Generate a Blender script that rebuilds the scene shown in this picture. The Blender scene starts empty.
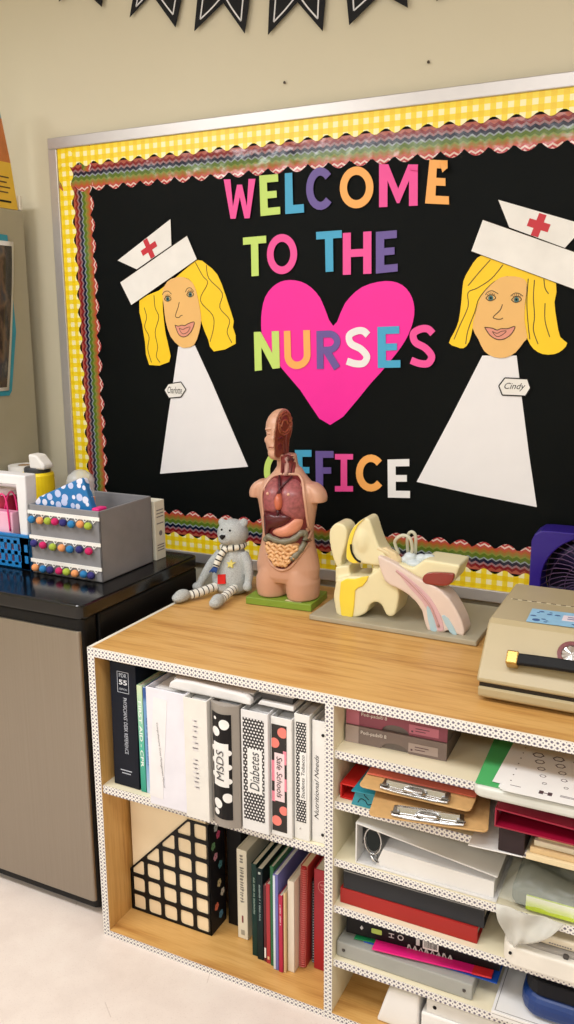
import bpy, bmesh, math, random
from mathutils import Vector, Matrix, Euler
from mathutils.bvhtree import BVHTree
random.seed(7)
scn = bpy.context.scene
COL = scn.collection
PI = math.pi
WM = {}

# ------------------------------------------------------------------ helpers
def lin(c):
    return tuple((v/12.92 if v <= .04045 else ((v+.055)/1.055)**2.4) for v in [x/255 for x in c]) + (1.0,)

class NT:
    """small wrapper around a material's node tree"""
    def __init__(s, name):
        s.m = bpy.data.materials.new(name); s.m.use_nodes = True
        s.t = s.m.node_tree; s.n = s.t.nodes; s.l = s.t.links
        s.b = s.n['Principled BSDF']; s.out = s.n['Material Output']
    def add(s, typ, **kw):
        n = s.n.new(typ)
        for k, v in kw.items(): setattr(n, k, v)
        return n
    def put(s, sock, v):
        if isinstance(v, bpy.types.NodeSocket): s.l.new(v, sock)
        else: sock.default_value = v
    def math(s, op, a, b=None, c=None):
        n = s.add('ShaderNodeMath', operation=op); s.put(n.inputs[0], a)
        if b is not None: s.put(n.inputs[1], b)
        if c is not None: s.put(n.inputs[2], c)
        return n.outputs[0]
    def mix(s, f, a, b, mode='MIX'):
        n = s.add('ShaderNodeMix', data_type='RGBA', blend_type=mode)
        s.put(n.inputs[0], f); s.put(n.inputs[6], a); s.put(n.inputs[7], b)
        return n.outputs[2]
    def ramp(s, f, stops, interp='LINEAR'):
        n = s.add('ShaderNodeValToRGB'); cr = n.color_ramp; cr.interpolation = interp
        while len(cr.elements) < len(stops): cr.elements.new(.5)
        for e, (p, c) in zip(cr.elements, stops): e.position = p; e.color = c
        s.put(n.inputs[0], f); return n.outputs[0]
    def obj(s): return s.add('ShaderNodeTexCoord').outputs['Object']
    def uv(s):
        n = s.add('ShaderNodeSeparateXYZ'); s.l.new(s.add('ShaderNodeTexCoord').outputs['UV'], n.inputs[0])
        return n.outputs[0], n.outputs[1]
    def mapping(s, vec, scale=(1,1,1), loc=(0,0,0)):
        n = s.add('ShaderNodeMapping'); s.l.new(vec, n.inputs[0])
        n.inputs['Scale'].default_value = scale; n.inputs['Location'].default_value = loc; return n.outputs[0]
    def noise(s, vec, scale, detail=3, rough=.5):
        n = s.add('ShaderNodeTexNoise'); s.l.new(vec, n.inputs['Vector'])
        n.inputs['Scale'].default_value = scale; n.inputs['Detail'].default_value = detail
        n.inputs['Roughness'].default_value = rough; return n.outputs[0]
    def bump(s, h, strength, dist=.002):
        n = s.add('ShaderNodeBump'); s.l.new(h, n.inputs['Height'])
        n.inputs['Strength'].default_value = strength; n.inputs['Distance'].default_value = dist
        s.l.new(n.outputs[0], s.b.inputs['Normal'])
    def set(s, color=None, rough=None, metal=None, spec=None, coat=None):
        if color is not None: s.put(s.b.inputs['Base Color'], color)
        if rough is not None: s.put(s.b.inputs['Roughness'], rough)
        if metal is not None: s.b.inputs['Metallic'].default_value = metal
        if spec is not None: s.b.inputs['Specular IOR Level'].default_value = spec
        if coat is not None: s.b.inputs['Coat Weight'].default_value = coat; s.b.inputs['Coat Roughness'].default_value = .12
        return s.m

_mc = {}
def plain(rgb, rough=.5, metal=0., var=.05, vs=14, bump=0., bs=250, spec=.5, alpha=1., trans=0., coat=0., sheen=0.):
    if max(rgb) < 60 and spec == .5 and rough > .2: spec = .2
    key = (rgb, rough, metal, var, vs, bump, bs, spec, alpha, trans, coat, sheen)
    if key in _mc: return _mc[key]
    k = NT('paint_%d_%d_%d' % rgb); c = lin(rgb)
    o = k.obj(); f = k.noise(o, vs)
    lo = tuple(max(0, x*(1-var)) for x in c[:3])+(1,); hi = tuple(min(1, x*(1+var)) for x in c[:3])+(1,)
    k.set(k.ramp(f, [(.3, lo), (.7, hi)]), rough, metal, spec, coat)
    if bump: k.bump(k.noise(o, bs, 4), bump)
    if alpha < 1: k.b.inputs['Alpha'].default_value = alpha
    if trans: k.b.inputs['Transmission Weight'].default_value = trans; k.b.inputs['IOR'].default_value = 1.3
    if sheen: k.b.inputs['Sheen Weight'].default_value = sheen
    _mc[key] = k.m
    return k.m

class MB:
    """collects shapes (world coordinates unless built local) into one mesh"""
    def __init__(s): s.bm = bmesh.new(); s.uvl = None
    def poly(s, pts, faces):
        vs = [s.bm.verts.new(p) for p in pts]
        return [s.bm.faces.new([vs[i] for i in f]) for f in faces]
    def box(s, x0, x1, y0, y1, z0, z1, M=None):
        p = [Vector(q) for q in ((x0,y0,z0),(x1,y0,z0),(x1,y1,z0),(x0,y1,z0),(x0,y0,z1),(x1,y0,z1),(x1,y1,z1),(x0,y1,z1))]
        if M: p = [M @ q for q in p]
        s.poly(p, [(0,3,2,1),(4,5,6,7),(0,1,5,4),(1,2,6,5),(2,3,7,6),(3,0,4,7)]); return s
    def prism(s, pts, a0, a1, axis='y'):
        """pts outline; axis y: (x,z); axis z: (x,y); axis x: (y,z)"""
        area = sum(pts[i][0]*pts[(i+1) % len(pts)][1]-pts[(i+1) % len(pts)][0]*pts[i][1] for i in range(len(pts)))
        if area < 0: pts = pts[::-1]
        def P(p, a): return (p[0],a,p[1]) if axis == 'y' else (p[0],p[1],a) if axis == 'z' else (a,p[0],p[1])
        n = len(pts)
        A = [s.bm.verts.new(P(p, a0)) for p in pts]; B = [s.bm.verts.new(P(p, a1)) for p in pts]
        fs = [s.bm.faces.new(A), s.bm.faces.new(B[::-1])]
        for i in range(n): fs.append(s.bm.faces.new((A[i], B[i], B[(i+1) % n], A[(i+1) % n])))
        return s
    def tube(s, pts, r, seg=10, closed=False, caps=True, uv=False):
        pts = [Vector(p) for p in pts]; n = len(pts)
        rs = r if isinstance(r, (list, tuple)) else [r]*n
        up = Vector((.13,.37,.92)); rings = []; L = 0; ls = []
        for i, p in enumerate(pts):
            if closed: d = pts[(i+1) % n]-pts[i-1]
            else: d = pts[min(i+1, n-1)]-pts[max(i-1, 0)]
            d.normalize(); a = d.cross(up)
            if a.length < 1e-4: a = d.cross(Vector((1,0,0)))
            a.normalize(); b = d.cross(a); up = a.cross(d) if False else up
            rings.append([s.bm.verts.new(p+(a*math.cos(2*PI*j/seg)+b*math.sin(2*PI*j/seg))*rs[i]) for j in range(seg)])
            if i: L += (pts[i]-pts[i-1]).length
            ls.append(L)
        if uv and not s.uvl: s.uvl = s.bm.loops.layers.uv.new('UVMap')
        for i in range(n if closed else n-1):
            A = rings[i]; B = rings[(i+1) % n]
            for j in range(seg):
                f = s.bm.faces.new((A[j], A[(j+1) % seg], B[(j+1) % seg], B[j]))
                if uv:
                    for lp, q in zip(f.loops, ((ls[i], j), (ls[i], j+1), (ls[i+1], j+1), (ls[i+1], j))): lp[s.uvl].uv = (q[0], q[1]/seg)
        if caps and not closed:
            s.bm.faces.new(rings[0][::-1]); s.bm.faces.new(rings[-1])
        return s
    def lathe(s, prof, c, seg=24, caps=True):
        rings = [[s.bm.verts.new((c[0]+r*math.cos(2*PI*j/seg), c[1]+r*math.sin(2*PI*j/seg), c[2]+z)) for j in range(seg)] for r, z in prof]
        for A, B in zip(rings, rings[1:]):
            for j in range(seg): s.bm.faces.new((A[j], A[(j+1) % seg], B[(j+1) % seg], B[j]))
        if caps: s.bm.faces.new(rings[0][::-1]); s.bm.faces.new(rings[-1])
        return s
    def ell(s, c, r, rot=(0,0,0), seg=20):
        M = Matrix.Translation(c) @ Euler(rot).to_matrix().to_4x4() @ Matrix.Diagonal((r[0], r[1], r[2], 1))
        bmesh.ops.create_uvsphere(s.bm, u_segments=seg, v_segments=max(6, seg//2), radius=1, matrix=M); return s
    def loft(s, rings, seg=32):
        """rings: (z, cx, cy, a, b[, power])"""
        R = []
        for q in rings:
            z, cx, cy, a, b = q[:5]; p = q[5] if len(q) > 5 else 2.
            ring = []
            for j in range(seg):
                t = 2*PI*j/seg; c_, s_ = math.cos(t), math.sin(t)
                ring.append(s.bm.verts.new((cx+a*math.copysign(abs(c_)**(2/p), c_), cy+b*math.copysign(abs(s_)**(2/p), s_), z)))
            R.append(ring)
        for A, B in zip(R, R[1:]):
            for j in range(seg): s.bm.faces.new((A[j], A[(j+1) % seg], B[(j+1) % seg], B[j]))
        s.bm.faces.new(R[0][::-1]); s.bm.faces.new(R[-1]); return s
    def ribbon(s, pts, w, y, th=.0004):
        """flat line of width w on a y = const face"""
        P = smooth_line(pts); n = len(P); Lf, Rt = [], []
        for i in range(n):
            d = Vector(P[min(i+1, n-1)])-Vector(P[max(i-1, 0)])
            if d.length < 1e-9: d = Vector((1, 0))
            d.normalize(); q = Vector((-d.y, d.x))*w/2
            Lf.append((P[i][0]+q.x, P[i][1]+q.y)); Rt.append((P[i][0]-q.x, P[i][1]-q.y))
        for i in range(n-1):
            s.prism([Lf[i], Lf[i+1], Rt[i+1], Rt[i]], y, y+th)
        return s
    def build(s, name, mat, parent=None, local=False, smooth=False, bevel=0., seg=2, solid=0., subsurf=0, origin=None, autosmooth=None):
        bm = s.bm
        bmesh.ops.recalc_face_normals(bm, faces=bm.faces)
        me = bpy.data.meshes.new(name)
        o = bpy.data.objects.new(name, me); COL.objects.link(o)
        if parent is not None:
            if not local: bm.transform(WM[parent].inverted())
            o.parent = parent; WM[o] = WM[parent].copy()
        else:
            if origin is None and bm.verts:
                xs = [v.co for v in bm.verts]
                origin = Vector(((min(v.x for v in xs)+max(v.x for v in xs))/2, (min(v.y for v in xs)+max(v.y for v in xs))/2, min(v.z for v in xs)))
            bm.transform(Matrix.Translation(-Vector(origin))); o.location = origin; WM[o] = Matrix.Translation(origin)
        if not s.uvl:
            uvl = bm.loops.layers.uv.new('UVMap')
            bm.normal_update()
            for f in bm.faces:
                n = f.normal; ax = max(range(3), key=lambda i: abs(n[i]))
                for lp in f.loops:
                    c = lp.vert.co
                    lp[uvl].uv = (c.y, c.z) if ax == 0 else (c.x, c.z) if ax == 1 else (c.x, c.y)
        for f in bm.faces: f.smooth = smooth
        bm.to_mesh(me); bm.free()
        me.materials.append(mat)
        if solid: md = o.modifiers.new('solid', 'SOLIDIFY'); md.thickness = solid; md.offset = -1
        if bevel: md = o.modifiers.new('bevel', 'BEVEL'); md.width = bevel; md.segments = seg; md.limit_method = 'ANGLE'; md.angle_limit = math.radians(35)
        if bevel and smooth is False:
            for p in me.polygons: p.use_smooth = False
        if subsurf: md = o.modifiers.new('sub', 'SUBSURF'); md.levels = subsurf; md.render_levels = subsurf
        return o

def smooth_line(pts, k=4):
    if len(pts) < 3: return [tuple(p) for p in pts]
    out = []
    n = len(pts)
    for i in range(n-1):
        p0, p1, p2, p3 = [Vector(pts[max(0, min(n-1, i+d))]) for d in (-1, 0, 1, 2)]
        for j in range(k):
            t = j/k
            out.append(tuple(.5*((2*p1)+(p2-p0)*t+(2*p0-5*p1+4*p2-p3)*t*t+(3*p1-p0-3*p2+p3)*t**3)))
    out.append(tuple(pts[-1])); return out
def smooth_loop(pts, k=4):
    n = len(pts); out = []
    for i in range(n):
        p0, p1, p2, p3 = [Vector(pts[(i+d) % n]) for d in (-1, 0, 1, 2)]
        for j in range(k):
            t = j/k
            out.append(tuple(.5*((2*p1)+(p2-p0)*t+(2*p0-5*p1+4*p2-p3)*t*t+(3*p1-p0-3*p2+p3)*t**3)))
    return out
def rrect(x0, x1, z0, z1, r, k=5):
    out = []
    for cx, cz, a0 in ((x1-r, z0+r, -90), (x1-r, z1-r, 0), (x0+r, z1-r, 90), (x0+r, z0+r, 180)):
        for i in range(k+1):
            a = math.radians(a0+90*i/k); out.append((cx+r*math.cos(a), cz+r*math.sin(a)))
    return out
def circ(cx, cz, r, n=24, rz=None):
    return [(cx+r*math.cos(2*PI*i/n), cz+(rz or r)*math.sin(2*PI*i/n)) for i in range(n)]

def tag(o, label=None, cat=None, group=None, kind=None):
    if label: o['label'] = label
    if cat: o['category'] = cat
    if group: o['group'] = group
    if kind: o['kind'] = kind
    return o
def thing(name, label, cat, loc=(0,0,0), rz=0., group=None, rot=None):
    o = bpy.data.objects.new(name, None); COL.objects.link(o)
    o.empty_display_size = .05
    o.location = loc; o.rotation_euler = rot if rot else (0, 0, rz)
    WM[o] = Matrix.Translation(loc) @ Euler(rot if rot else (0, 0, rz)).to_matrix().to_4x4()
    return tag(o, label, cat, group)
def blob(mb, voxel, it=6, fac=.5):
    """union the closed shapes in mb into one continuous smooth surface; returns an MB"""
    bmesh.ops.recalc_face_normals(mb.bm, faces=mb.bm.faces)
    me = bpy.data.meshes.new('tmp'); mb.bm.to_mesh(me); mb.bm.free()
    o = bpy.data.objects.new('tmp', me); COL.objects.link(o)
    md = o.modifiers.new('r', 'REMESH'); md.mode = 'VOXEL'; md.voxel_size = voxel
    ms = o.modifiers.new('s', 'SMOOTH'); ms.iterations = it; ms.factor = fac
    dg = bpy.context.evaluated_depsgraph_get()
    m2 = bpy.data.meshes.new_from_object(o.evaluated_get(dg))
    bpy.data.objects.remove(o); out = MB(); out.bm.from_mesh(m2); bpy.data.meshes.remove(m2); bpy.data.meshes.remove(me)
    return out
def text(s, size, mat, parent, pos, mode='front', name='lettering', fit=None, shear=0., bold=0., spacing=1., basis=None, label=None):
    """lettering as flat mesh; mode front / up (reads bottom to top) / down (reads top to bottom)"""
    cu = bpy.data.curves.new('t', 'FONT'); cu.body = s; cu.size = size; cu.align_x = 'CENTER'; cu.align_y = 'CENTER'
    cu.shear = shear; cu.offset = bold; cu.space_character = spacing; cu.resolution_u = 3
    o = bpy.data.objects.new('t', cu); COL.objects.link(o)
    me = bpy.data.meshes.new_from_object(o.evaluated_get(bpy.context.evaluated_depsgraph_get()))
    bpy.data.objects.remove(o); bpy.data.curves.remove(cu)
    if fit and len(me.vertices):
        xs = [v.co.x for v in me.vertices]; ys = [v.co.y for v in me.vertices]
        sx = fit[0]/(max(xs)-min(xs)); sy = fit[1]/(max(ys)-min(ys)) if fit[1] else sx
        cx, cy = (max(xs)+min(xs))/2, (max(ys)+min(ys))/2
        for v in me.vertices: v.co.x = (v.co.x-cx)*sx; v.co.y = (v.co.y-cy)*sy
    if basis: r, u = Vector(basis[0]).normalized(), Vector(basis[1]).normalized()
    else: r, u = {'front': (Vector((1,0,0)), Vector((0,0,1))), 'up': (Vector((0,0,1)), Vector((-1,0,0))), 'down': (Vector((0,0,-1)), Vector((1,0,0))), 'top': (Vector((1,0,0)), Vector((0,1,0)))}[mode]
    n = r.cross(u)
    M = Matrix(((r.x,u.x,n.x,pos[0]),(r.y,u.y,n.y,pos[1]),(r.z,u.z,n.z,pos[2]),(0,0,0,1)))
    mb = MB(); mb.bm.from_mesh(me); bpy.data.meshes.remove(me)
    mb.bm.transform(M)
    for l in list(mb.bm.loops.layers.uv): mb.bm.loops.layers.uv.remove(l)
    o = mb.build(name, mat, parent)
    if label: o['label'] = label
    return o
def card(name, mat, parent, x0, x1, z0, z1, y, th=.0006, **kw):
    """thin sheet facing -y whose front is at y"""
    return MB().box(x0, x1, y, y+th, z0, z1).build(name, mat, parent, **kw)

# ------------------------------------------------------------------ materials
WHITE = plain((236,233,228), .45); PAPER = plain((240,238,236), .6, var=.02); CREAM = plain((238,228,198), .5, var=.03)
BLACK = plain((18,18,20), .4); INK = plain((25,22,22), .6, var=0); CHROME = plain((200,200,200), .22, 1.)
INKBLUE = plain((70,60,110), .6); GREYINK = plain((120,115,118), .6)

def m_wall():
    k = NT('painted_wall'); o = k.obj()
    k.set(k.ramp(k.noise(o, 1.3, 2), [(.3, lin((211,203,178))), (.7, lin((216,208,184)))]), .6, spec=.3)
    k.bump(k.noise(o, 160, 4), .12, .001); return k.m
def m_floor():
    k = NT('vinyl_tile'); o = k.obj()
    base = k.ramp(k.noise(o, 9, 5, .65), [(.3, lin((222,208,199))), (.55, lin((230,217,208))), (.75, lin((234,223,214)))])
    v = k.add('ShaderNodeTexVoronoi', feature='DISTANCE_TO_EDGE'); k.l.new(k.mapping(o, (1,1,1)), v.inputs['Vector']); v.inputs['Scale'].default_value = 3.3
    crack = k.math('LESS_THAN', v.outputs['Distance'], .004)
    gate = k.math('GREATER_THAN', k.noise(o, 5, 2), .58)
    col = k.mix(k.math('MULTIPLY', k.math('MULTIPLY', crack, gate), .35), base, lin((170,150,136)))
    sp = k.math('LESS_THAN', k.noise(o, 260, 2), .36)
    col = k.mix(k.math('MULTIPLY', sp, .25), col, lin((190,172,158)))
    k.set(col, .42, spec=.4); return k.m
def m_wood(axis, dark=1.):
    k = NT('oak_laminate_'+axis); o = k.obj()
    sc = {'x': (.9, 14, 14), 'z': (14, 14, .9), 'y': (14, .9, 14)}[axis]
    mp = k.mapping(o, sc)
    a = k.noise(mp, 2.2, 6, .62); b = k.noise(k.mapping(o, tuple(q*3 for q in sc)), 3, 3, .6)
    f = k.math('ADD', k.math('MULTIPLY', a, .72), k.math('MULTIPLY', b, .28))
    col = k.ramp(f, [(.34, lin((176,124,64))), (.47, lin((206,157,89))), (.56, lin((217,171,104))), (.68, lin((194,143,78)))])
    k.set(col, .38, spec=.4); return k.m
def m_tape():
    k = NT('patterned_tape'); u, v = k.uv()
    def row(uoff, voff, w, h):
        fu = k.math('ABSOLUTE', k.math('SUBTRACT', k.math('FRACT', k.math('ADD', k.math('DIVIDE', u, .0105), uoff)), .5))
        fv = k.math('ABSOLUTE', k.math('SUBTRACT', k.math('FRACT', k.math('ADD', k.math('DIVIDE', v, .0105), voff)), .5))
        return k.math('MULTIPLY', k.math('LESS_THAN', fu, w), k.math('LESS_THAN', fv, h))
    a = row(0., .0, .17, .24); b = row(.5, .5, .11, .14); c = row(0, 0, .32, .07)
    m = k.math('MAXIMUM', k.math('MAXIMUM', a, b), c)
    k.set(k.mix(m, lin((238,234,228)), lin((104,98,118))), .35); return k.m
def m_gingham():
    k = NT('yellow_gingham'); u, v = k.uv()
    a = k.math('LESS_THAN', k.math('FRACT', k.math('DIVIDE', u, .029)), .5)
    b = k.math('LESS_THAN', k.math('FRACT', k.math('DIVIDE', v, .029)), .5)
    s = k.math('ADD', a, b)
    col = k.ramp(k.math('DIVIDE', s, 2.), [(0., lin((255,246,190))), (.3, lin((250,222,52))), (.8, lin((246,208,10)))], 'CONSTANT')
    k.set(col, .35); return k.m
def m_chevron():
    k = NT('rainbow_chevron'); u, v = k.uv()
    tri = k.math('ABSOLUTE', k.math('SUBTRACT', k.math('FRACT', k.math('DIVIDE', u, .022)), .5))
    t = k.math('ADD', k.math('DIVIDE', v, .083), k.math('MULTIPLY', k.math('SUBTRACT', tri, .25), .16))
    col = k.ramp(t, [(0, lin((172,84,66))), (.09, lin((128,26,34))), (.19, lin((150,112,116))), (.26, lin((18,26,56))), (.37, lin((140,150,150))), (.42, lin((86,112,36))), (.54, lin((128,138,58))), (.60, lin((150,116,52))), (.69, lin((176,96,48))), (.76, lin((188,78,66))), (.83, lin((226,196,186))), (.89, lin((182,56,62))), (.96, lin((222,180,172)))], 'CONSTANT')
    k.set(col, .2, coat=.5)
    k.bump(k.noise(k.mapping(k.obj(), (6,1,6)), 3, 2), .5, .01); return k.m
def m_dots(bg, fg, cell, r, stag=True):
    k = NT('dot_print'); u, v = k.uv()
    vv = k.math('DIVIDE', v, cell); rowi = k.math('FLOOR', vv)
    uu = k.math('ADD', k.math('DIVIDE', u, cell), k.math('MULTIPLY', rowi, .5 if stag else 0.))
    fu = k.math('SUBTRACT', k.math('FRACT', uu), .5); fv = k.math('SUBTRACT', k.math('FRACT', vv), .5)
    d = k.math('SQRT', k.math('ADD', k.math('MULTIPLY', fu, fu), k.math('MULTIPLY', fv, fv)))
    k.set(k.mix(k.math('LESS_THAN', d, r), lin(bg), lin(fg)), .35); return k.m
def m_voro(bg, cols, scale, thr, rough=.4):
    k = NT('blob_print'); o = k.obj()
    v = k.add('ShaderNodeTexVoronoi'); k.l.new(o, v.inputs['Vector']); v.inputs['Scale'].default_value = scale; v.inputs['Randomness'].default_value = .6
    sep = k.add('ShaderNodeSeparateColor'); k.l.new(v.outputs['Color'], sep.inputs[0])
    c = k.ramp(sep.outputs[0], [(i/len(cols), lin(q)) for i, q in enumerate(cols)], 'CONSTANT')
    k.set(k.mix(k.math('LESS_THAN', v.outputs['Distance'], thr), lin(bg), c), rough); return k.m
def m_stripes(a, b, per, duty, rough=.7):
    k = NT('stripes'); u, v = k.uv()
    k.set(k.mix(k.math('LESS_THAN', k.math('FRACT', k.math('DIVIDE', u, per)), duty), lin(b), lin(a)), rough); return k.m
def m_steel():
    k = NT('brushed_steel'); o = k.obj()
    f = k.noise(k.mapping(o, (90,1,.6)), 6, 3)
    k.set(k.ramp(f, [(.3, lin((156,148,137))), (.7, lin((162,154,143)))]), k.math('MULTIPLY_ADD', f, .04, .36), 1.); return k.m
def m_grad_v(stops, z0, z1, rough=.4):
    k = NT('printed_gradient'); u, v = k.uv()
    k.set(k.ramp(k.math('DIVIDE', k.math('SUBTRACT', v, z0), z1-z0), [(p, lin(c)) for p, c in stops]), rough); return k.m
def m_fabric(rgb, scale=900, amt=.35):
    k = NT('fabric'); o = k.obj(); c = lin(rgb)
    k.set(k.ramp(k.noise(o, 12, 3), [(.3, tuple(x*.9 for x in c[:3])+(1,)), (.7, tuple(min(1, x*1.08) for x in c[:3])+(1,))]), .85, spec=.2)
    k.bump(k.noise(o, scale, 2), amt, .002); return k.m
def m_blackpaper():
    k = NT('black_paper'); o = k.obj()
    k.set(k.ramp(k.noise(o, 2.2, 4), [(.3, lin((1,4,4))), (.75, lin((5,9,9)))]), .6, spec=.12)
    k.bump(k.noise(k.mapping(o, (1,1,2.5)), 2.2, 3), .25, .02); return k.m
def m_photo():
    k = NT('photo_print'); o = k.obj()
    f = k.noise(k.mapping(o, (1,6,3)), 3.2, 4)
    k.set(k.ramp(f, [(.2, lin((30,28,32))), (.45, lin((58,48,46))), (.55, lin((105,84,70))), (.66, lin((60,62,72))), (.8, lin((150,138,128)))]), .22); return k.m
TAPE = m_tape(); GING = m_gingham(); CHEV = m_chevron(); WOODX = m_wood('x'); WOODZ = m_wood('z'); STEEL = m_steel()

N1={'brows': [[(-0.2279, 1.657), (-0.2185, 1.6662), (-0.2051, 1.6674), (-0.194, 1.6585)], [(-0.1437, 1.6632), (-0.1364, 1.6737), (-0.1242, 1.6748), (-0.1134, 1.6639)]],
 'cross_c': [(-0.27, 1.795), (-0.243, 1.8084)],
 'dress': [(-0.1778, 1.5017), (-0.1173, 1.5051), (-0.0612, 1.3965), (-0.0071, 1.2834), (0.0606, 1.143), (-0.2631, 1.0983), (-0.2287, 1.266), (-0.2007, 1.3933)],
 'eyes': [(-0.2079, 1.6443), (-0.1266, 1.6557)],
 'face': [(-0.2267, 1.6628), (-0.2233, 1.6191), (-0.218, 1.5752), (-0.2019, 1.531), (-0.1717, 1.5031), (-0.1497, 1.4981), (-0.1187, 1.507), (-0.1001, 1.5419), (-0.0911, 1.5815), (-0.0951, 1.6173),
          (-0.1025, 1.653), (-0.1168, 1.6888), (-0.1508, 1.7075), (-0.1948, 1.703), (-0.2178, 1.6842)],
 'hair': [(-0.315, 1.6411), (-0.2408, 1.6703), (-0.1501, 1.7252), (-0.0992, 1.7551), (-0.0682, 1.7421), (-0.0313, 1.711), (-0.0077, 1.6581), (0.0025, 1.63), (0.0212, 1.5771), (0.0175, 1.5595),
          (0.0264, 1.5112), (-0.0501, 1.4878), (-0.0688, 1.5239), (-0.0825, 1.5527), (-0.0943, 1.5887), (-0.1013, 1.6388), (-0.1168, 1.6888), (-0.1508, 1.7075), (-0.1948, 1.7016), (-0.2182, 1.6734),
          (-0.2289, 1.6338), (-0.2266, 1.5826), (-0.2213, 1.5384), (-0.2106, 1.494), (-0.2122, 1.4545), (-0.2878, 1.4444), (-0.3001, 1.516), (-0.3077, 1.5683)],
 'hat_band': [(-0.3827, 1.6979), (-0.1318, 1.8253), (-0.0991, 1.7565), (-0.3435, 1.6282)],
 'hat_top': [(-0.3901, 1.7643), (-0.1894, 1.8756), (-0.189, 1.8007), (-0.3193, 1.7356)],
 'lip_in': [(-0.1696, 1.5573), (-0.1565, 1.5529), (-0.1458, 1.5573), (-0.1299, 1.5601), (-0.1392, 1.5456), (-0.1553, 1.5398), (-0.1639, 1.5456)],
 'lips': [(-0.1844, 1.5662), (-0.1721, 1.5632), (-0.1596, 1.566), (-0.1491, 1.5645), (-0.1366, 1.5703), (-0.1146, 1.5745), (-0.1251, 1.5492), (-0.1414, 1.5347), (-0.1574, 1.531), (-0.173, 1.5398)],
 'nose': [(-0.1667, 1.6342), (-0.1717, 1.6184), (-0.1814, 1.5968), (-0.179, 1.5895), (-0.1684, 1.5894), (-0.1638, 1.5937), (-0.1567, 1.5951)],
 'tag': [(-0.2339, 1.3674), (-0.2179, 1.3867), (-0.1708, 1.394), (-0.1531, 1.3711), (-0.1726, 1.3472), (-0.2179, 1.3426)],
 'waves': [[(-0.2977, 1.6201), (-0.29, 1.5905), (-0.2988, 1.5608), (-0.2837, 1.531), (-0.2901, 1.4935), (-0.2782, 1.4521)],
           [(-0.2594, 1.6562), (-0.2566, 1.6196), (-0.2444, 1.5901), (-0.26, 1.5458), (-0.2529, 1.5012), (-0.2589, 1.4712), (-0.246, 1.4526)],
           [(-0.1062, 1.7483), (-0.0819, 1.709), (-0.0656, 1.6875), (-0.0927, 1.6386), (-0.0513, 1.5954), (-0.0481, 1.5597), (-0.0621, 1.5167)],
           [(-0.0683, 1.74), (-0.061, 1.7014), (-0.016, 1.6583), (-0.0254, 1.6163), (0.0072, 1.5807), (-0.002, 1.5453), (0.014, 1.5133)]]}
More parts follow.
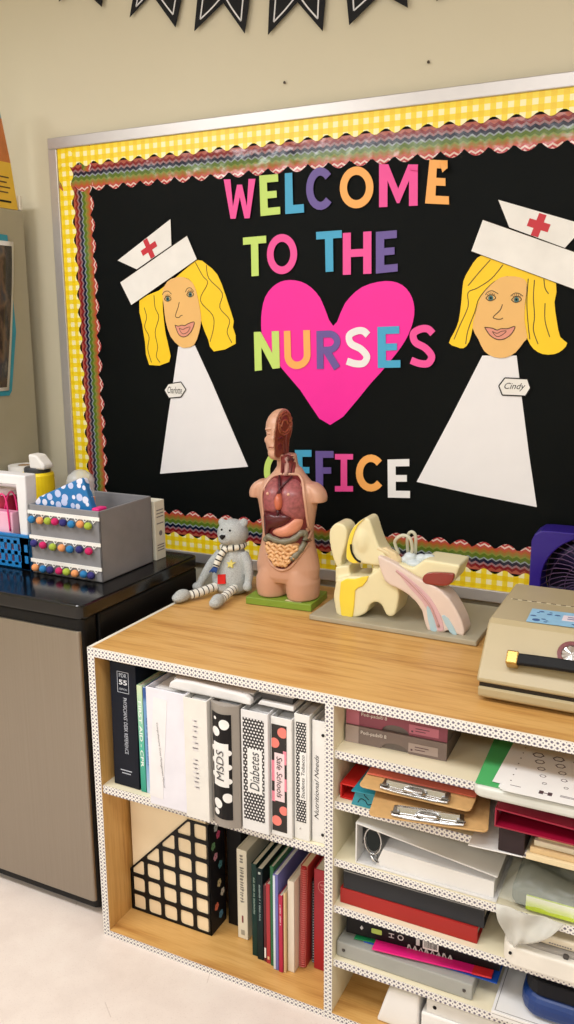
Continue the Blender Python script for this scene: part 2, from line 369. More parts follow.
N2={'brows': [[(0.7656, 1.6366), (0.7713, 1.644), (0.7831, 1.6467), (0.7983, 1.6388)], [(0.8299, 1.6324), (0.8395, 1.6397), (0.8512, 1.6383), (0.8608, 1.6318)]],
 'cross_c': [(0.8898, 1.8009), (0.9154, 1.7921)],
 'dress': [(0.7634, 1.4834), (0.8517, 1.4843), (0.8699, 1.3793), (0.8955, 1.2362), (0.9239, 1.0935), (0.7629, 1.1128), (0.5951, 1.1362), (0.6859, 1.3196)],
 'eyes': [(0.7797, 1.6288), (0.8449, 1.6236)],
 'face': [(0.7357, 1.5547), (0.7522, 1.5249), (0.7688, 1.4952), (0.7937, 1.4805), (0.8238, 1.479), (0.8498, 1.4928), (0.869, 1.5193), (0.8766, 1.5309), (0.8674, 1.5715), (0.8667, 1.6175),
          (0.8684, 1.663), (0.852, 1.6776), (0.8257, 1.6812), (0.8024, 1.679), (0.7766, 1.6595), (0.7538, 1.631), (0.7416, 1.5901)],
 'hair': [(0.7406, 1.7298), (0.7206, 1.7016), (0.7065, 1.673), (0.7034, 1.6261), (0.698, 1.5728), (0.6866, 1.5429), (0.6738, 1.5157), (0.6943, 1.5055), (0.7131, 1.502), (0.7279, 1.5189),
          (0.7357, 1.5547), (0.7404, 1.5902), (0.7538, 1.631), (0.7766, 1.6595), (0.8024, 1.679), (0.8257, 1.6812), (0.852, 1.6776), (0.8684, 1.663), (0.8687, 1.6345), (0.8662, 1.5945),
          (0.8672, 1.5541), (0.8774, 1.5251), (0.8932, 1.5019), (0.917, 1.4887), (0.9456, 1.489), (0.9648, 1.4995), (0.9749, 1.5167), (0.9572, 1.531), (0.9464, 1.5709), (0.9381, 1.6163),
          (0.9393, 1.6611), (0.8832, 1.6851), (0.8243, 1.7096), (0.7643, 1.7328)],
 'hat_band': [(0.7516, 1.8213), (1.014, 1.7204), (0.992, 1.6426), (0.7248, 1.7459)],
 'hat_top': [(0.7876, 1.867), (1.001, 1.7955), (0.9554, 1.7446), (0.8181, 1.7998)],
 'lip_in': [(0.7877, 1.5451), (0.8, 1.5403), (0.8099, 1.545), (0.8235, 1.5461), (0.8139, 1.5368), (0.8021, 1.5321), (0.7941, 1.5368)],
 'lips': [(0.7673, 1.5557), (0.7874, 1.5533), (0.7996, 1.5486), (0.8096, 1.552), (0.8262, 1.552), (0.8448, 1.5571), (0.8358, 1.5379), (0.8185, 1.5262), (0.8007, 1.525), (0.7821, 1.5356)],
 'nose': [(0.8102, 1.6126), (0.805, 1.5982), (0.7902, 1.5838), (0.7892, 1.5791), (0.7983, 1.5761), (0.8084, 1.576), (0.813, 1.5789)],
 'tag': [(0.8103, 1.4062), (0.8249, 1.4273), (0.8828, 1.426), (0.8916, 1.4031), (0.88, 1.3822), (0.8205, 1.383)],
 'waves': [[(0.8067, 1.7102), (0.7788, 1.6768), (0.7437, 1.6545), (0.7199, 1.6434), (0.7213, 1.6081), (0.7015, 1.5608), (0.6873, 1.5248)],
           [(0.8199, 1.6813), (0.7851, 1.668), (0.7508, 1.6311), (0.7401, 1.5961), (0.7236, 1.5488), (0.7189, 1.5129)], [(0.7737, 1.7228), (0.748, 1.695), (0.7192, 1.6609)],
           [(0.8868, 1.6709), (0.8863, 1.6285), (0.8917, 1.5828), (0.8907, 1.5483), (0.9041, 1.5136)], [(0.9094, 1.6731), (0.9135, 1.6506), (0.9228, 1.6363)],
           [(0.9156, 1.6138), (0.9181, 1.5711), (0.9318, 1.531)], [(0.8712, 1.6742), (0.8708, 1.6174), (0.8773, 1.5599), (0.8833, 1.5251)]]}
HEART=[(0.3406, 1.561), (0.3763, 1.623), (0.4261, 1.6647), (0.4922, 1.6788), (0.5404, 1.6672), (0.5691, 1.6329), (0.5759, 1.5886), (0.5605, 1.5362), (0.5249, 1.4828), (0.4535, 1.4026), (0.333, 1.2829),
 (0.2379, 1.3802), (0.1574, 1.4649), (0.1186, 1.5221), (0.1128, 1.5849), (0.1267, 1.6439), (0.1627, 1.6793), (0.2073, 1.6892), (0.2573, 1.6769), (0.3006, 1.6379)]
LET=[('W', 'pink', [(-0.0028, 1.974), (0.1005, 1.9681), (0.1011, 1.8628), (-0.0032, 1.8656)]), ('E', 'lime', [(0.1129, 1.9756), (0.1735, 1.9752), (0.1783, 1.8687), (0.1157, 1.8669)]),
 ('L', 'sky', [(0.1932, 1.9754), (0.2467, 1.9754), (0.252, 1.8686), (0.1939, 1.8678)]), ('C', 'violet', [(0.2576, 1.9839), (0.3345, 1.9812), (0.3378, 1.8717), (0.2589, 1.873)]),
 ('O', 'orange', [(0.3577, 1.9783), (0.4529, 1.974), (0.4572, 1.8692), (0.3592, 1.8711)]), ('M', 'pink', [(0.47, 1.9766), (0.5761, 1.9673), (0.5783, 1.8662), (0.4719, 1.8688)]),
 ('E', 'orange', [(0.6071, 1.9763), (0.6548, 1.9707), (0.6621, 1.8637), (0.5983, 1.8705)]), ('T', 'lime', [(0.0573, 1.8112), (0.1325, 1.8132), (0.1326, 1.7044), (0.0583, 1.7021)]),
 ('O', 'pink', [(0.1347, 1.8156), (0.2296, 1.8146), (0.2306, 1.7064), (0.1348, 1.7056)]), ('T', 'sky', [(0.2885, 1.8152), (0.365, 1.8161), (0.3673, 1.7089), (0.2915, 1.707)]),
 ('H', 'pink', [(0.3684, 1.8084), (0.4512, 1.8089), (0.453, 1.6991), (0.3694, 1.6981)]), ('E', 'violet', [(0.4641, 1.8065), (0.5245, 1.8081), (0.5276, 1.7027), (0.466, 1.6987)]),
 ('N', 'lime', [(0.0891, 1.545), (0.1712, 1.5477), (0.1735, 1.4421), (0.0906, 1.432)]), ('U', 'orange', [(0.1873, 1.5477), (0.2697, 1.5502), (0.2729, 1.4437), (0.1897, 1.4366)]),
 ('R', 'violet', [(0.29, 1.5474), (0.3638, 1.55), (0.3659, 1.4452), (0.2918, 1.4412)]), ('S', 'white', [(0.377, 1.5567), (0.4525, 1.5578), (0.4557, 1.4494), (0.378, 1.4454)]),
 ('E', 'sky', [(0.4729, 1.5577), (0.5373, 1.56), (0.5414, 1.4494), (0.4763, 1.447)]), ('S', 'pink', [(0.5626, 1.5625), (0.6359, 1.5621), (0.6409, 1.4509), (0.5655, 1.4498)]),
 ('O', 'lime', [(0.1177, 1.1949), (0.2113, 1.2034), (0.2107, 1.0799), (0.1161, 1.0724)]), ('F', 'sky', [(0.2211, 1.204), (0.2746, 1.2071), (0.2763, 1.0882), (0.2239, 1.084)]),
 ('F', 'violet', [(0.2874, 1.2049), (0.3445, 1.2082), (0.3468, 1.0938), (0.2893, 1.0892)]), ('I', 'pink', [(0.3492, 1.1998), (0.405, 1.2031), (0.4063, 1.0941), (0.35, 1.0896)]),
 ('C', 'orange', [(0.4142, 1.2022), (0.4956, 1.2072), (0.4991, 1.1015), (0.4156, 1.0948)]), ('E', 'white', [(0.5095, 1.1938), (0.5749, 1.1994), (0.5778, 1.0893), (0.5129, 1.0853)])]
PEN=[[(-0.5704, 2.5261), (-0.4916, 2.5573), (-0.4121, 2.4876)],
 [(-0.3137, 2.4458), (-0.2352, 2.4956), (-0.1571, 2.3969)],
 [(-0.093, 2.3775), (0.0023, 2.4353), (0.0689, 2.3485)],
 [(0.1398, 2.3361), (0.229, 2.4024), (0.3019, 2.3221)],
 [(0.3787, 2.3255), (0.4657, 2.3861), (0.5367, 2.3424)],
 [(0.6108, 2.3464), (0.6862, 2.4087), (0.7464, 2.364)]]
EAR={'arm': [(0.5852, 0.9971), (0.6091, 0.992), (0.6408, 0.9803), (0.6995, 0.9505), (0.7454, 0.9358), (0.7874, 0.9071), (0.8228, 0.8512), (0.828, 0.8121), (0.7831, 0.8235), (0.7795, 0.8167),
         (0.7304, 0.8137), (0.7134, 0.8658), (0.6777, 0.9013), (0.6399, 0.918), (0.6063, 0.9332)],
 'back': [(0.4219, 1.0302), (0.4304, 1.0514), (0.4449, 1.0634), (0.4646, 1.0612), (0.4775, 1.0438), (0.4736, 1.0069), (0.4612, 0.9646), (0.4597, 0.9356), (0.4441, 0.942), (0.4282, 0.9857)],
 'base_white': [(0.6445, 0.9836), (0.6558, 1.0028), (0.679, 1.0108), (0.691, 0.9967), (0.7328, 1.0068), (0.7109, 0.9758), (0.6803, 0.9644)],
 'block': [(0.4591, 0.9142), (0.5543, 0.9342), (0.6058, 0.9775), (0.636, 0.9382), (0.6433, 0.8921), (0.6327, 0.8367), (0.6088, 0.8331), (0.5945, 0.8599), (0.5758, 0.8644), (0.5597, 0.8549),
           (0.5477, 0.8289), (0.5063, 0.8105), (0.4597, 0.816)],
 'blue1': [(0.7261, 0.8769), (0.7376, 0.8747), (0.7583, 0.8197), (0.7394, 0.8167)],
 'blue2': [(0.7682, 0.8599), (0.787, 0.8551), (0.8108, 0.8156), (0.7921, 0.8188)],
 'oss': [(0.5776, 1.0109), (0.6014, 1.0174), (0.631, 1.0036), (0.6395, 0.9789), (0.6221, 0.9769), (0.594, 0.9932)],
 'oval': [(0.7124, 0.9522), (0.7218, 0.9656), (0.7442, 0.9714), (0.7813, 0.9744), (0.7961, 0.9725), (0.7938, 0.9549), (0.7788, 0.9409), (0.7453, 0.938), (0.7188, 0.94)],
 'r1': [(0.6307, 0.9976), (0.6198, 1.0276), (0.6297, 1.0441), (0.6467, 1.0528), (0.6641, 1.0454), (0.6694, 1.0213), (0.6653, 0.9992)],
 'r2': [(0.6494, 0.9949), (0.6484, 1.0338), (0.6542, 1.0538), (0.665, 1.0588), (0.6731, 1.048), (0.6724, 1.0169), (0.67, 0.9933)],
 'r3': [(0.6299, 0.9765), (0.608, 1.0014), (0.5797, 1.0139), (0.5999, 1.0044), (0.6241, 0.9876)],
 'shell': [(0.5398, 1.0924), (0.556, 1.0885), (0.5685, 1.055), (0.5852, 1.018), (0.6031, 0.9966), (0.598, 0.9688), (0.5375, 0.9671), (0.5088, 0.9637), (0.488, 0.9756), (0.4917, 1.0236),
           (0.5077, 1.0645)],
 'shellline': [(0.5045, 1.0187), (0.5055, 1.0031), (0.5122, 0.988), (0.5222, 0.9773), (0.5337, 0.9731)],
 'shellyel': [(0.5418, 1.0921), (0.5219, 1.0709), (0.5092, 1.0384), (0.5046, 1.0104), (0.5106, 0.9873), (0.5272, 0.9734), (0.5116, 0.9669), (0.4917, 0.9788), (0.4946, 1.0235), (0.5105, 1.0643)],
 'stub': [(0.4483, 0.9435), (0.4908, 0.9526), (0.4938, 0.9064), (0.4486, 0.8981)],
 'wedge': [(0.6367, 0.9824), (0.6896, 0.9733), (0.723, 1.0001), (0.8179, 0.9963), (0.8029, 0.9517), (0.7814, 0.9338), (0.7439, 0.9357), (0.6978, 0.9536)],
 'yellow': [(0.4739, 0.9093), (0.5154, 0.9227), (0.5562, 0.9358), (0.5387, 0.9049), (0.5175, 0.8908), (0.5117, 0.8162), (0.4763, 0.8159)]}
# ------------------------------------------------------------------ the setting
def struct(o, label=None):
    o['kind'] = 'structure'
    if label: o['label'] = label
    return o
WALL = m_wall()
struct(MB().box(-2.6, 3.8, .02, .12, 0, 2.75).build('wall_back', WALL), 'beige painted wall behind the bulletin board')
struct(MB().box(-2.7, -2.6, -4.7, .12, 0, 2.75).build('wall_left', WALL))
struct(MB().box(3.8, 3.9, -4.7, .12, 0, 2.75).build('wall_right', WALL))
struct(MB().box(-2.7, 3.9, -4.8, -4.7, 0, 2.75).build('wall_front', WALL))
struct(MB().box(-2.7, 3.9, -4.8, .12, -.1, 0).build('floor', m_floor()), 'pale pinkish beige speckled vinyl floor')
struct(MB().box(-2.7, 3.9, -4.8, .12, 2.75, 2.85).build('ceiling', plain((238,234,226), .8)))

# ------------------------------------------------------------------ bulletin board
BX0, BX1, BZ0, BZ1, FW = -.64, 1.62, .818, 2.143, .034
bd = thing('bulletin_board', 'large black-papered bulletin board in a silver frame on the back wall', 'bulletin board', ((BX0+BX1)/2, .0, BZ0))
MB().box(BX0+.01, BX1-.01, .0045, .0195, BZ0+.01, BZ1-.01).build('paper_backing', m_blackpaper(), bd)
ALU = plain((196,192,190), .38, .55, var=.02)
for a in ((BX0, BX1, BZ1-FW, BZ1), (BX0, BX1, BZ0, BZ0+FW), (BX0, BX0+FW, BZ0+FW, BZ1-FW), (BX1-FW, BX1, BZ0+FW, BZ1-FW)):
    MB().box(a[0], a[1], -.004, .0195, a[2], a[3]).build('frame_rail', ALU, bd, bevel=.0025)
IX0, IX1, IZ0, IZ1 = BX0+FW, BX1-FW, BZ0+FW, BZ1-FW
def strip(name, mat, side, o0, o1f, y, per, seg=8, curl=0.):
    L = IX1-IX0 if side in 'tb' else IZ1-IZ0
    n = int(L/per)*seg; mb = MB(); mb.uvl = mb.bm.loops.layers.uv.new('UVMap'); K = 5
    cols = []
    for i in range(n+1):
        u = L*i/n; w = o1f(u)
        col = []
        for j in range(K+1):
            v = o0+(w-o0)*j/K; yy = y-curl*(j/K)**2*(.5+.5*math.cos(2*PI*u/per))
            p = {'t': (IX0+u, yy, IZ1-v), 'b': (IX0+u, yy, IZ0+v), 'l': (IX0+v, yy, IZ0+u), 'r': (IX1-v, yy, IZ0+u)}[side]
            col.append((mb.bm.verts.new(p), (u, v-o0)))
        cols.append(col)
    for A, B in zip(cols, cols[1:]):
        for j in range(K):
            q = (A[j], B[j], B[j+1], A[j+1]); f = mb.bm.faces.new([a[0] for a in q])
            for lp, a in zip(f.loops, q): lp[mb.uvl].uv = a[1]
    return mb.build(name, mat, bd, smooth=True)
for i, s in enumerate('tlrb'):
    strip('chevron_border', CHEV, s, .0525, lambda u: .114+.019*abs(math.sin(PI*u/.062)), .0036-.0005*(s in 'tb'), .060, curl=.002)
    strip('gingham_border', GING, s, .0, lambda u: 0.0525+.0068*math.cos(2*PI*u/.056), .0022-.0004*(s in 'tb'), .056, curl=.0015)

# cut-out letters
def band(pts, t):
    n = len(pts); L, R = [], []
    for i in range(n):
        p = Vector(pts[i]); a = (p-Vector(pts[i-1])).normalized() if i else None; b = (Vector(pts[i+1])-p).normalized() if i < n-1 else None
        d = ((a or b)+(b or a)).normalized(); q = Vector((-d.y, d.x))
        m = min(1.9, 1/max(.25, q.dot(Vector((-(a or b).y, (a or b).x)))))
        L.append(tuple(p+q*t/2*m)); R.append(tuple(p-q*t/2*m))
    return L+R[::-1]
def arc(cx, cz, rx, rz, a0, a1, n=18):
    return [(cx+rx*math.cos(math.radians(a0+(a1-a0)*i/n)), cz+rz*math.sin(math.radians(a0+(a1-a0)*i/n))) for i in range(n+1)]
def glyph(c, w, h, t):
    if c == 'E': return [[(0,0),(w,0),(w,t*.85),(t,t*.85),(t,h*.42),(w*.86,h*.42),(w*.86,h*.42+t*.8),(t,h*.42+t*.8),(t,h-t*.85),(w*.97,h-t*.85),(w*.97,h),(0,h)]]
    if c == 'F': return [[(0,0),(t,0),(t,h*.42),(w*.86,h*.42),(w*.86,h*.42+t*.8),(t,h*.42+t*.8),(t,h-t*.85),(w,h-t*.85),(w,h),(0,h)]]
    if c == 'L': return [[(0,0),(w,0),(w,t*.95),(t,t*.95),(t,h),(0,h)]]
    if c == 'T': return [[(w/2-t/2,0),(w/2+t/2,0),(w/2+t/2,h-t*.85),(w,h-t*.85),(w,h),(0,h),(0,h-t*.85),(w/2-t/2,h-t*.85)]]
    if c == 'H': return [[(0,0),(t,0),(t,h*.42),(w-t,h*.42),(w-t,0),(w,0),(w,h),(w-t,h),(w-t,h*.42+t*.85),(t,h*.42+t*.85),(t,h),(0,h)]]
    if c == 'I': return [[(0,0),(w,0),(w,t*.8),(w/2+t/2,t*.8),(w/2+t/2,h-t*.8),(w,h-t*.8),(w,h),(0,h),(0,h-t*.8),(w/2-t/2,h-t*.8),(w/2-t/2,t*.8),(0,t*.8)]]
    if c == 'N': return [[(0,0),(t,0),(t,h*.60),(w-t,0),(w,0),(w,h),(w-t,h),(w-t,h*.42),(t*.95,h),(0,h)]]
    if c == 'M': return [[(0,0),(t,0),(t,h*.62),(w*.5-t*.15,h*.08),(w*.5+t*.15,h*.08),(w-t,h*.62),(w-t,0),(w,0),(w,h),(w-t*1.1,h),(w*.5,h*.42),(t*1.1,h),(0,h)]]
    if c == 'W': return [[(0,h),(t*.95,h),(w*.28,h*.30),(w*.42,h*.86),(w*.58,h*.86),(w*.72,h*.30),(w-t*.95,h),(w,h),(w*.80,0),(w*.64,0),(w*.5,h*.55),(w*.36,0),(w*.20,0)]]
    if c == 'O': return [('ring', w, h, t)]
    if c == 'C': return [band(arc(w*.55, h/2, w*.55-t/2, h/2-t/2, 42, 318), t)]
    if c == 'U': return [band([(t/2,h),(t/2,h*.36)]+arc(w/2, h*.36, w/2-t/2, h*.36-t/2, 190, 350, 14)+[(w-t/2,h*.36),(w-t/2,h)], t)]
    if c == 'S': return [band(smooth_line([(w*.90,h*.80),(w*.72,h-t*.5),(w*.45,h-t*.5),(t*.62,h*.80),(w*.24,h*.60),(w*.62,h*.46),(w-t*.55,h*.27),(w*.72,t*.55),(w*.42,t*.5),(w*.08,h*.17)], 5), t*.92)]
    if c == 'R': return [[(0,0),(t,0),(t,h),(0,h)], band([(t*.5,h-t*.45),(w*.5,h-t*.45)]+arc(w*.5, h*.70, w*.5-t*.5, h*.30-t*.45, 85, -85, 12)+[(w*.5,h*.40+t*.45),(t*.5,h*.40+t*.45)], t*.9), band([(w*.42,h*.46),(w-t*.55,0)], t)]
LC = {'pink': (240,78,158), 'lime': (196,224,112), 'sky': (64,166,208), 'violet': (104,84,156), 'orange': (250,176,92), 'white': (238,236,236)}
NOTE = ['first letter of the top row', 'second letter of the top row', 'third letter of the top row', 'fourth letter of the top row', 'fifth letter of the top row', 'sixth letter of the top row', 'last letter of the top row with a curled corner',
        'first letter of the second row', 'second letter of the second row', 'standing between O and H in the second row', 'in the second row', 'ending the second row',
        'starting the row that crosses the heart', 'on the left of the heart', 'in the middle of the heart', 'on the right half of the heart', 'on the right edge of the heart', 'just right of the heart',
        'half hidden behind the torso model', 'peeking out beside the torso model neck', 'in the bottom row', 'in the bottom row', 'in the bottom row', 'ending the bottom row']
ROW = ['first row cut-out letters']*7+['second row cut-out letters']*5+['third row cut-out letters']*6+['bottom row cut-out letters']*6
CNAME = {'sky': 'sky blue', 'violet': 'purple', 'lime': 'lime green'}
for i, (ch, cn, q) in enumerate(LET):
    TL, TR, BR, BL = [Vector(p) for p in q]
    w = ((TR-TL).length+(BR-BL).length)/2; h = ((TL-BL).length+(TR-BR).length)/2; t = .0235 if ch not in 'SCOUR' else .021
    if ch == 'I': t = .020
    def mp(p):
        a, b = p[0]/w, p[1]/h
        v = (BL*(1-a)+BR*a)*(1-b)+(TL*(1-a)+TR*a)*b
        return (v.x, v.y)
    mb = MB(); y0 = -.0008 if i < 12 or i > 17 else -.0012
    for gi, g in enumerate(glyph(ch, w, h, t)):
        y0 -= .0002*(gi > 0)
        if g[0] == 'ring':
            n = 40; O_ = [mp((w/2+w/2*math.cos(2*PI*k/n), h/2+h/2*math.sin(2*PI*k/n))) for k in range(n)]
            I_ = [mp((w/2+(w/2-t)*math.cos(2*PI*k/n), h/2+(h/2-t)*math.sin(2*PI*k/n))) for k in range(n)]
            for k in range(n): mb.prism([O_[k], O_[(k+1) % n], I_[(k+1) % n], I_[k]], y0, y0+.0014)
        else: mb.prism([mp(p) for p in g], y0, y0+.0014)
    if i == 6:   # the loose corner that curls forward
        mb.poly([(q[1][0]-.022, y0, q[1][1]), (q[1][0], y0-.002, q[1][1]), (q[1][0]+.004, y0-.012, q[1][1]-.020), (q[1][0]-.010, y0-.010, q[1][1]-.030)], [(0,1,2,3)])
    if i == 5:
        mb.poly([(q[1][0]-.024, y0-.0005, q[1][1]-.003), (q[1][0]+.001, y0-.001, q[1][1]), (q[1][0]+.001, y0-.005, q[1][1]-.016), (q[1][0]-.020, y0-.004, q[1][1]-.012)], [(0,1,2,3)])
    o = mb.build('paper_letter', plain(LC[cn], .5, var=.02), None)
    tag(o, '%s paper letter %s, %s' % (CNAME.get(cn, cn), ch, NOTE[i]), 'letter', ROW[i])

# heart
o = MB().prism(smooth_loop(HEART, 3), .0012, .0026).build('paper_heart', plain((246,28,160), .5, var=.02))
tag(o, 'big hot pink paper heart in the middle of the black board', 'heart')

# nurses
HAIR = plain((250,206,22), .5, var=.03); SKINP = plain((236,186,112), .55, var=.02); RED = plain((196,36,52), .5); LIPM = plain((226,150,128), .5); IRIS = plain((70,120,120), .3)
def cross_poly(c, e, half_w):
    C_ = Vector(c); E_ = Vector(e); d = (E_-C_); L = d.length; d.normalize(); n = Vector((-d.y, d.x)); w = half_w
    return [tuple(C_+d*a+n*b) for a, b in ((L,-w),(L,w),(w,w),(w,L),(-w,L),(-w,w),(-L,w),(-L,-w),(-w,-w),(-w,-L),(w,-L),(w,-w))]
def nurse(D, label, tagtext, hw):
    cx = sum(p[0] for p in D['dress'])/len(D['dress'])
    r = thing('nurse_cutout', label, 'paper figure', (cx, .004, min(p[1] for p in D['dress'])), 0, 'paper nurses on the board')
    MB().prism(D['dress'], .0020, .0034).build('dress', plain((236,234,236), .6, var=.015), r)
    MB().prism(smooth_loop(D['hair'], 2), .0004, .0016).build('hair', HAIR, r)
    MB().prism(smooth_loop(D['face'], 2), -.0012, .0002).build('face', SKINP, r)
    MB().prism(D['hat_top'], -.0010, .0002).build('hat_crown', WHITE, r)
    MB().prism(D['hat_band'], -.0030, -.0016).build('hat_band', WHITE, r)
    MB().prism(cross_poly(D['cross_c'][0], D['cross_c'][1], hw), -.0018, -.0012).build('red_cross', RED, r)
    ink = MB()
    for wv in D['waves']: ink.ribbon(wv, .0022, -.0001, .0004)
    ink.ribbon(D['nose'], .0022, -.0017)
    for bq in D['brows']: ink.ribbon(bq, .0018, -.0017)
    ink.ribbon(D['lips']+[D['lips'][0]], .0022, -.0024); ink.ribbon(D['lip_in']+[D['lip_in'][0]], .0016, -.0024)
    hb = D['hat_band']; ink.ribbon([hb[0], hb[1]], .0012, -.0033); ink.ribbon([hb[3], hb[2]], .0012, -.0033)
    ew = .0125 if hw < .008 else .0125
    for e in D['eyes']:
        ink.ribbon([(e[0]-ew, e[1]), (e[0]-ew*.4, e[1]+.007), (e[0]+ew*.5, e[1]+.007), (e[0]+ew, e[1]), (e[0]+.3*ew, e[1]-.006), (e[0]-.4*ew, e[1]-.006), (e[0]-ew, e[1])], .002, -.0024)
        for k in range(5):
            a = math.radians(40+25*k); ink.ribbon([(e[0]+ew*.7*math.cos(a), e[1]+.007*math.sin(a)+.002), (e[0]+ew*1.05*math.cos(a), e[1]+.013*math.sin(a)+.002)], .0012, -.0020)
    MB().prism(smooth_loop(D['lips'], 2), -.0019, -.0013).build('lips', LIPM, r)
    for e in D['eyes']:
        ey = MB().prism(circ(e[0], e[1], .0065, 16), -.0018, -.0012).build('eye', IRIS, r)
        MB().prism(circ(e[0], e[1], .0030, 12), -.0022, -.0018).build('pupil', INK, ey)
    ink.build('ink_lines', plain((70,52,30), .6), r)
    tg = MB().prism(D['tag'], .0000, .0012).build('name_tag', WHITE, r)
    t2 = MB(); tp = D['tag']; t2.ribbon([tp[0], tp[1]], .003, -.0005)
    for a, b in zip(tp, tp[1:]+tp[:1]): t2.prism(band([a, b], .003), -.0005, -.0001)
    t2.build('tag_outline', INK, tg)
    c = (sum(p[0] for p in tp)/6, sum(p[1] for p in tp)/6)
    wd = max(p[0] for p in tp)-min(p[0] for p in tp)
    text(tagtext, .03, INK, tg, (c[0], -.0004, c[1]), fit=(wd*.66, .021), shear=.35)
nurse(N1, 'paper nurse with long wavy blonde hair at the left of the board', 'Charlotte', .0085)
nurse(N2, 'paper nurse with smooth blonde bob at the right of the board', 'Cindy', .0095)

# pennant banner
pb = thing('pennant_banner', 'black swallowtail pennant banner with chalk outlines strung across the wall top', 'banner', (.09, .01, 2.5))
PEN_BLK = plain((24,24,27), .6); CHALK = plain((226,226,228), .8)
tops = []
for k, (l, n, r) in enumerate(PEN):
    l, n, r = Vector(l), Vector(n), Vector(r); u = (r-l).normalized(); v = Vector((-u.y, u.x)); H = .20
    a, b = l+v*H-u*.004, r+v*H+u*.004; tops += [a, b]
    y = .006+.002*(k % 2)
    p = MB().prism([tuple(q) for q in (l, n, r, b, a)], y, y+.002).build('pennant', PEN_BLK, pb)
    c = MB(); i1, i2 = l+u*.016+v*.030, r-u*.016+v*.030; i0 = n+v*.020
    pts = [a+u*.016, l+u*.017+v*.10, i1]; c.ribbon([tuple(q) for q in pts], .004, y-.0006)
    c.ribbon([tuple(i1), tuple(i1.lerp(i0, .45)+u*.003), tuple(i0)], .004, y-.0006)
    c.ribbon([tuple(i0), tuple(i0.lerp(i2, .5)-u*.003), tuple(i2)], .004, y-.0006)
    c.ribbon([tuple(i2), tuple(r-u*.018+v*.10), tuple(b-u*.016)], .004, y-.0006)
    c.build('chalk_line', CHALK, p)
st = [(-.75, .006, 2.80-.06)]+[(q.x, .0065, q.y) for q in tops]+[(.95, .006, 2.70)]
MB().tube([q for q in st], .0022, 8).build('string', plain((205,190,150), .8), pb)
for (x, z, lb) in ((.186, 2.212, 'tiny dark nail head on the wall left of centre above the board'), (.592, 2.212, 'tiny dark nail head on the wall right of centre above the board')):
    o = MB().tube([(x, .0205, z), (x, .015, z), (x, .0145, z)], [.002, .002, .004], 10).build('wall_nail', plain((70,60,48), .5, .6)); tag(o, lb, 'nail', 'nails in the wall')

# ------------------------------------------------------------------ tall cabinet with poster and booklet
cb = thing('tall_cabinet', 'tall greige metal cabinet at the left edge against the wall', 'cabinet', (-.95, -.27, 0))
GREIGE = plain((172,165,143), .45, .0, var=.02, bump=.05)
MB().box(-1.18, -.72, -.50, -.045, .05, 1.925).build('body', GREIGE, cb, bevel=.004)
MB().box(-1.17, -.73, -.49, -.055, 0, .05).build('plinth', BLACK, cb)
for a, b in ((-1.178, -.952), (-.948, -.722)):
    d = MB().box(a, b, -.52, -.501, .06, 1.92).build('door', GREIGE, cb, bevel=.003)
    hx = b-.03 if a < -1 else a+.03
    MB().tube([(hx, -.52, .98), (hx, -.545, .99), (hx, -.545, 1.09), (hx, -.52, 1.10)], .006, 8).build('handle', CHROME, d)
ps = thing('photo_poster', 'dark photo print in a turquoise holder on the cabinet side', 'poster', (-.7195, -.26, 1.36))
TEAL = plain((34,150,178), .35)
MB().prism([(-.46,1.355),(-.168,1.348),(-.156,1.362),(-.118,1.55),(-.126,1.845),(-.46,1.85)], -.7195, -.7165, 'x').build('holder', TEAL, ps)
def curl(y0, y1, z0, z1, x, out):
    mb = MB(); n = 10; V = []
    for i in range(n+1):
        for j in range(n+1):
            a, b = i/n, j/n; yy = y0+(y1-y0)*a+(-.066*(1-b)**1.3)*a; V.append(mb.bm.verts.new((x+out*a**3, yy, z0+(z1-z0)*b)))
    for i in range(n):
        for j in range(n): mb.bm.faces.new([V[q] for q in (i*(n+1)+j, (i+1)*(n+1)+j, (i+1)*(n+1)+j+1, i*(n+1)+j+1)])
    return mb
curl(-.46, -.108, 1.365, 1.826, -.7155, .004).build('white_border', PAPER, ps, smooth=True, solid=.0008)
curl(-.45, -.117, 1.376, 1.812, -.7142, .0036).build('photo', m_photo(), ps, smooth=True, solid=.0006)
bk = thing('booklet', 'orange and yellow booklet leaning on top of the tall cabinet', 'booklet', (-.735, -.2, 1.927))
def lean(pts, x0, x1): return MB().prism(pts, x0, x1, 'x')
lean([(-.36,1.9275),(-.060,1.9275),(-.0785,2.065),(-.36,2.065)], -.737, -.727).build('yellow_panel', plain((236,192,60), .35), bk)
lean([(-.36,2.065),(-.0785,2.065),(-.105,2.19),(-.36,2.19)], -.737, -.727).build('orange_panel', plain((206,122,62), .35, var=.12, vs=25), bk)
lean([(-.36,2.19),(-.105,2.19),(-.121,2.26),(-.36,2.26)], -.737, -.727).build('blue_panel', plain((140,168,180), .35), bk)
tx = MB()
for z in (2.02, 2.005, 1.99, 1.975):
    tx.box(-.7268, -.7262, -.19, -.086-(z-1.97)*.12-.012*((z*200)%2), z-.002, z+.002)
tx.build('text_lines', plain((90,62,30), .6), bk)
MB().box(-.7268, -.7262, -.19, -.088, 1.945, 1.951).build('bold_text_line', INK, bk)
wt = MB().box(-.80, -.722, -.055, -.044, 1.9265, 1.972).build('file_holder', plain((226,220,205), .5), None, bevel=.003)
tag(wt, 'small white file holder behind the booklet on the cabinet top', 'file holder')

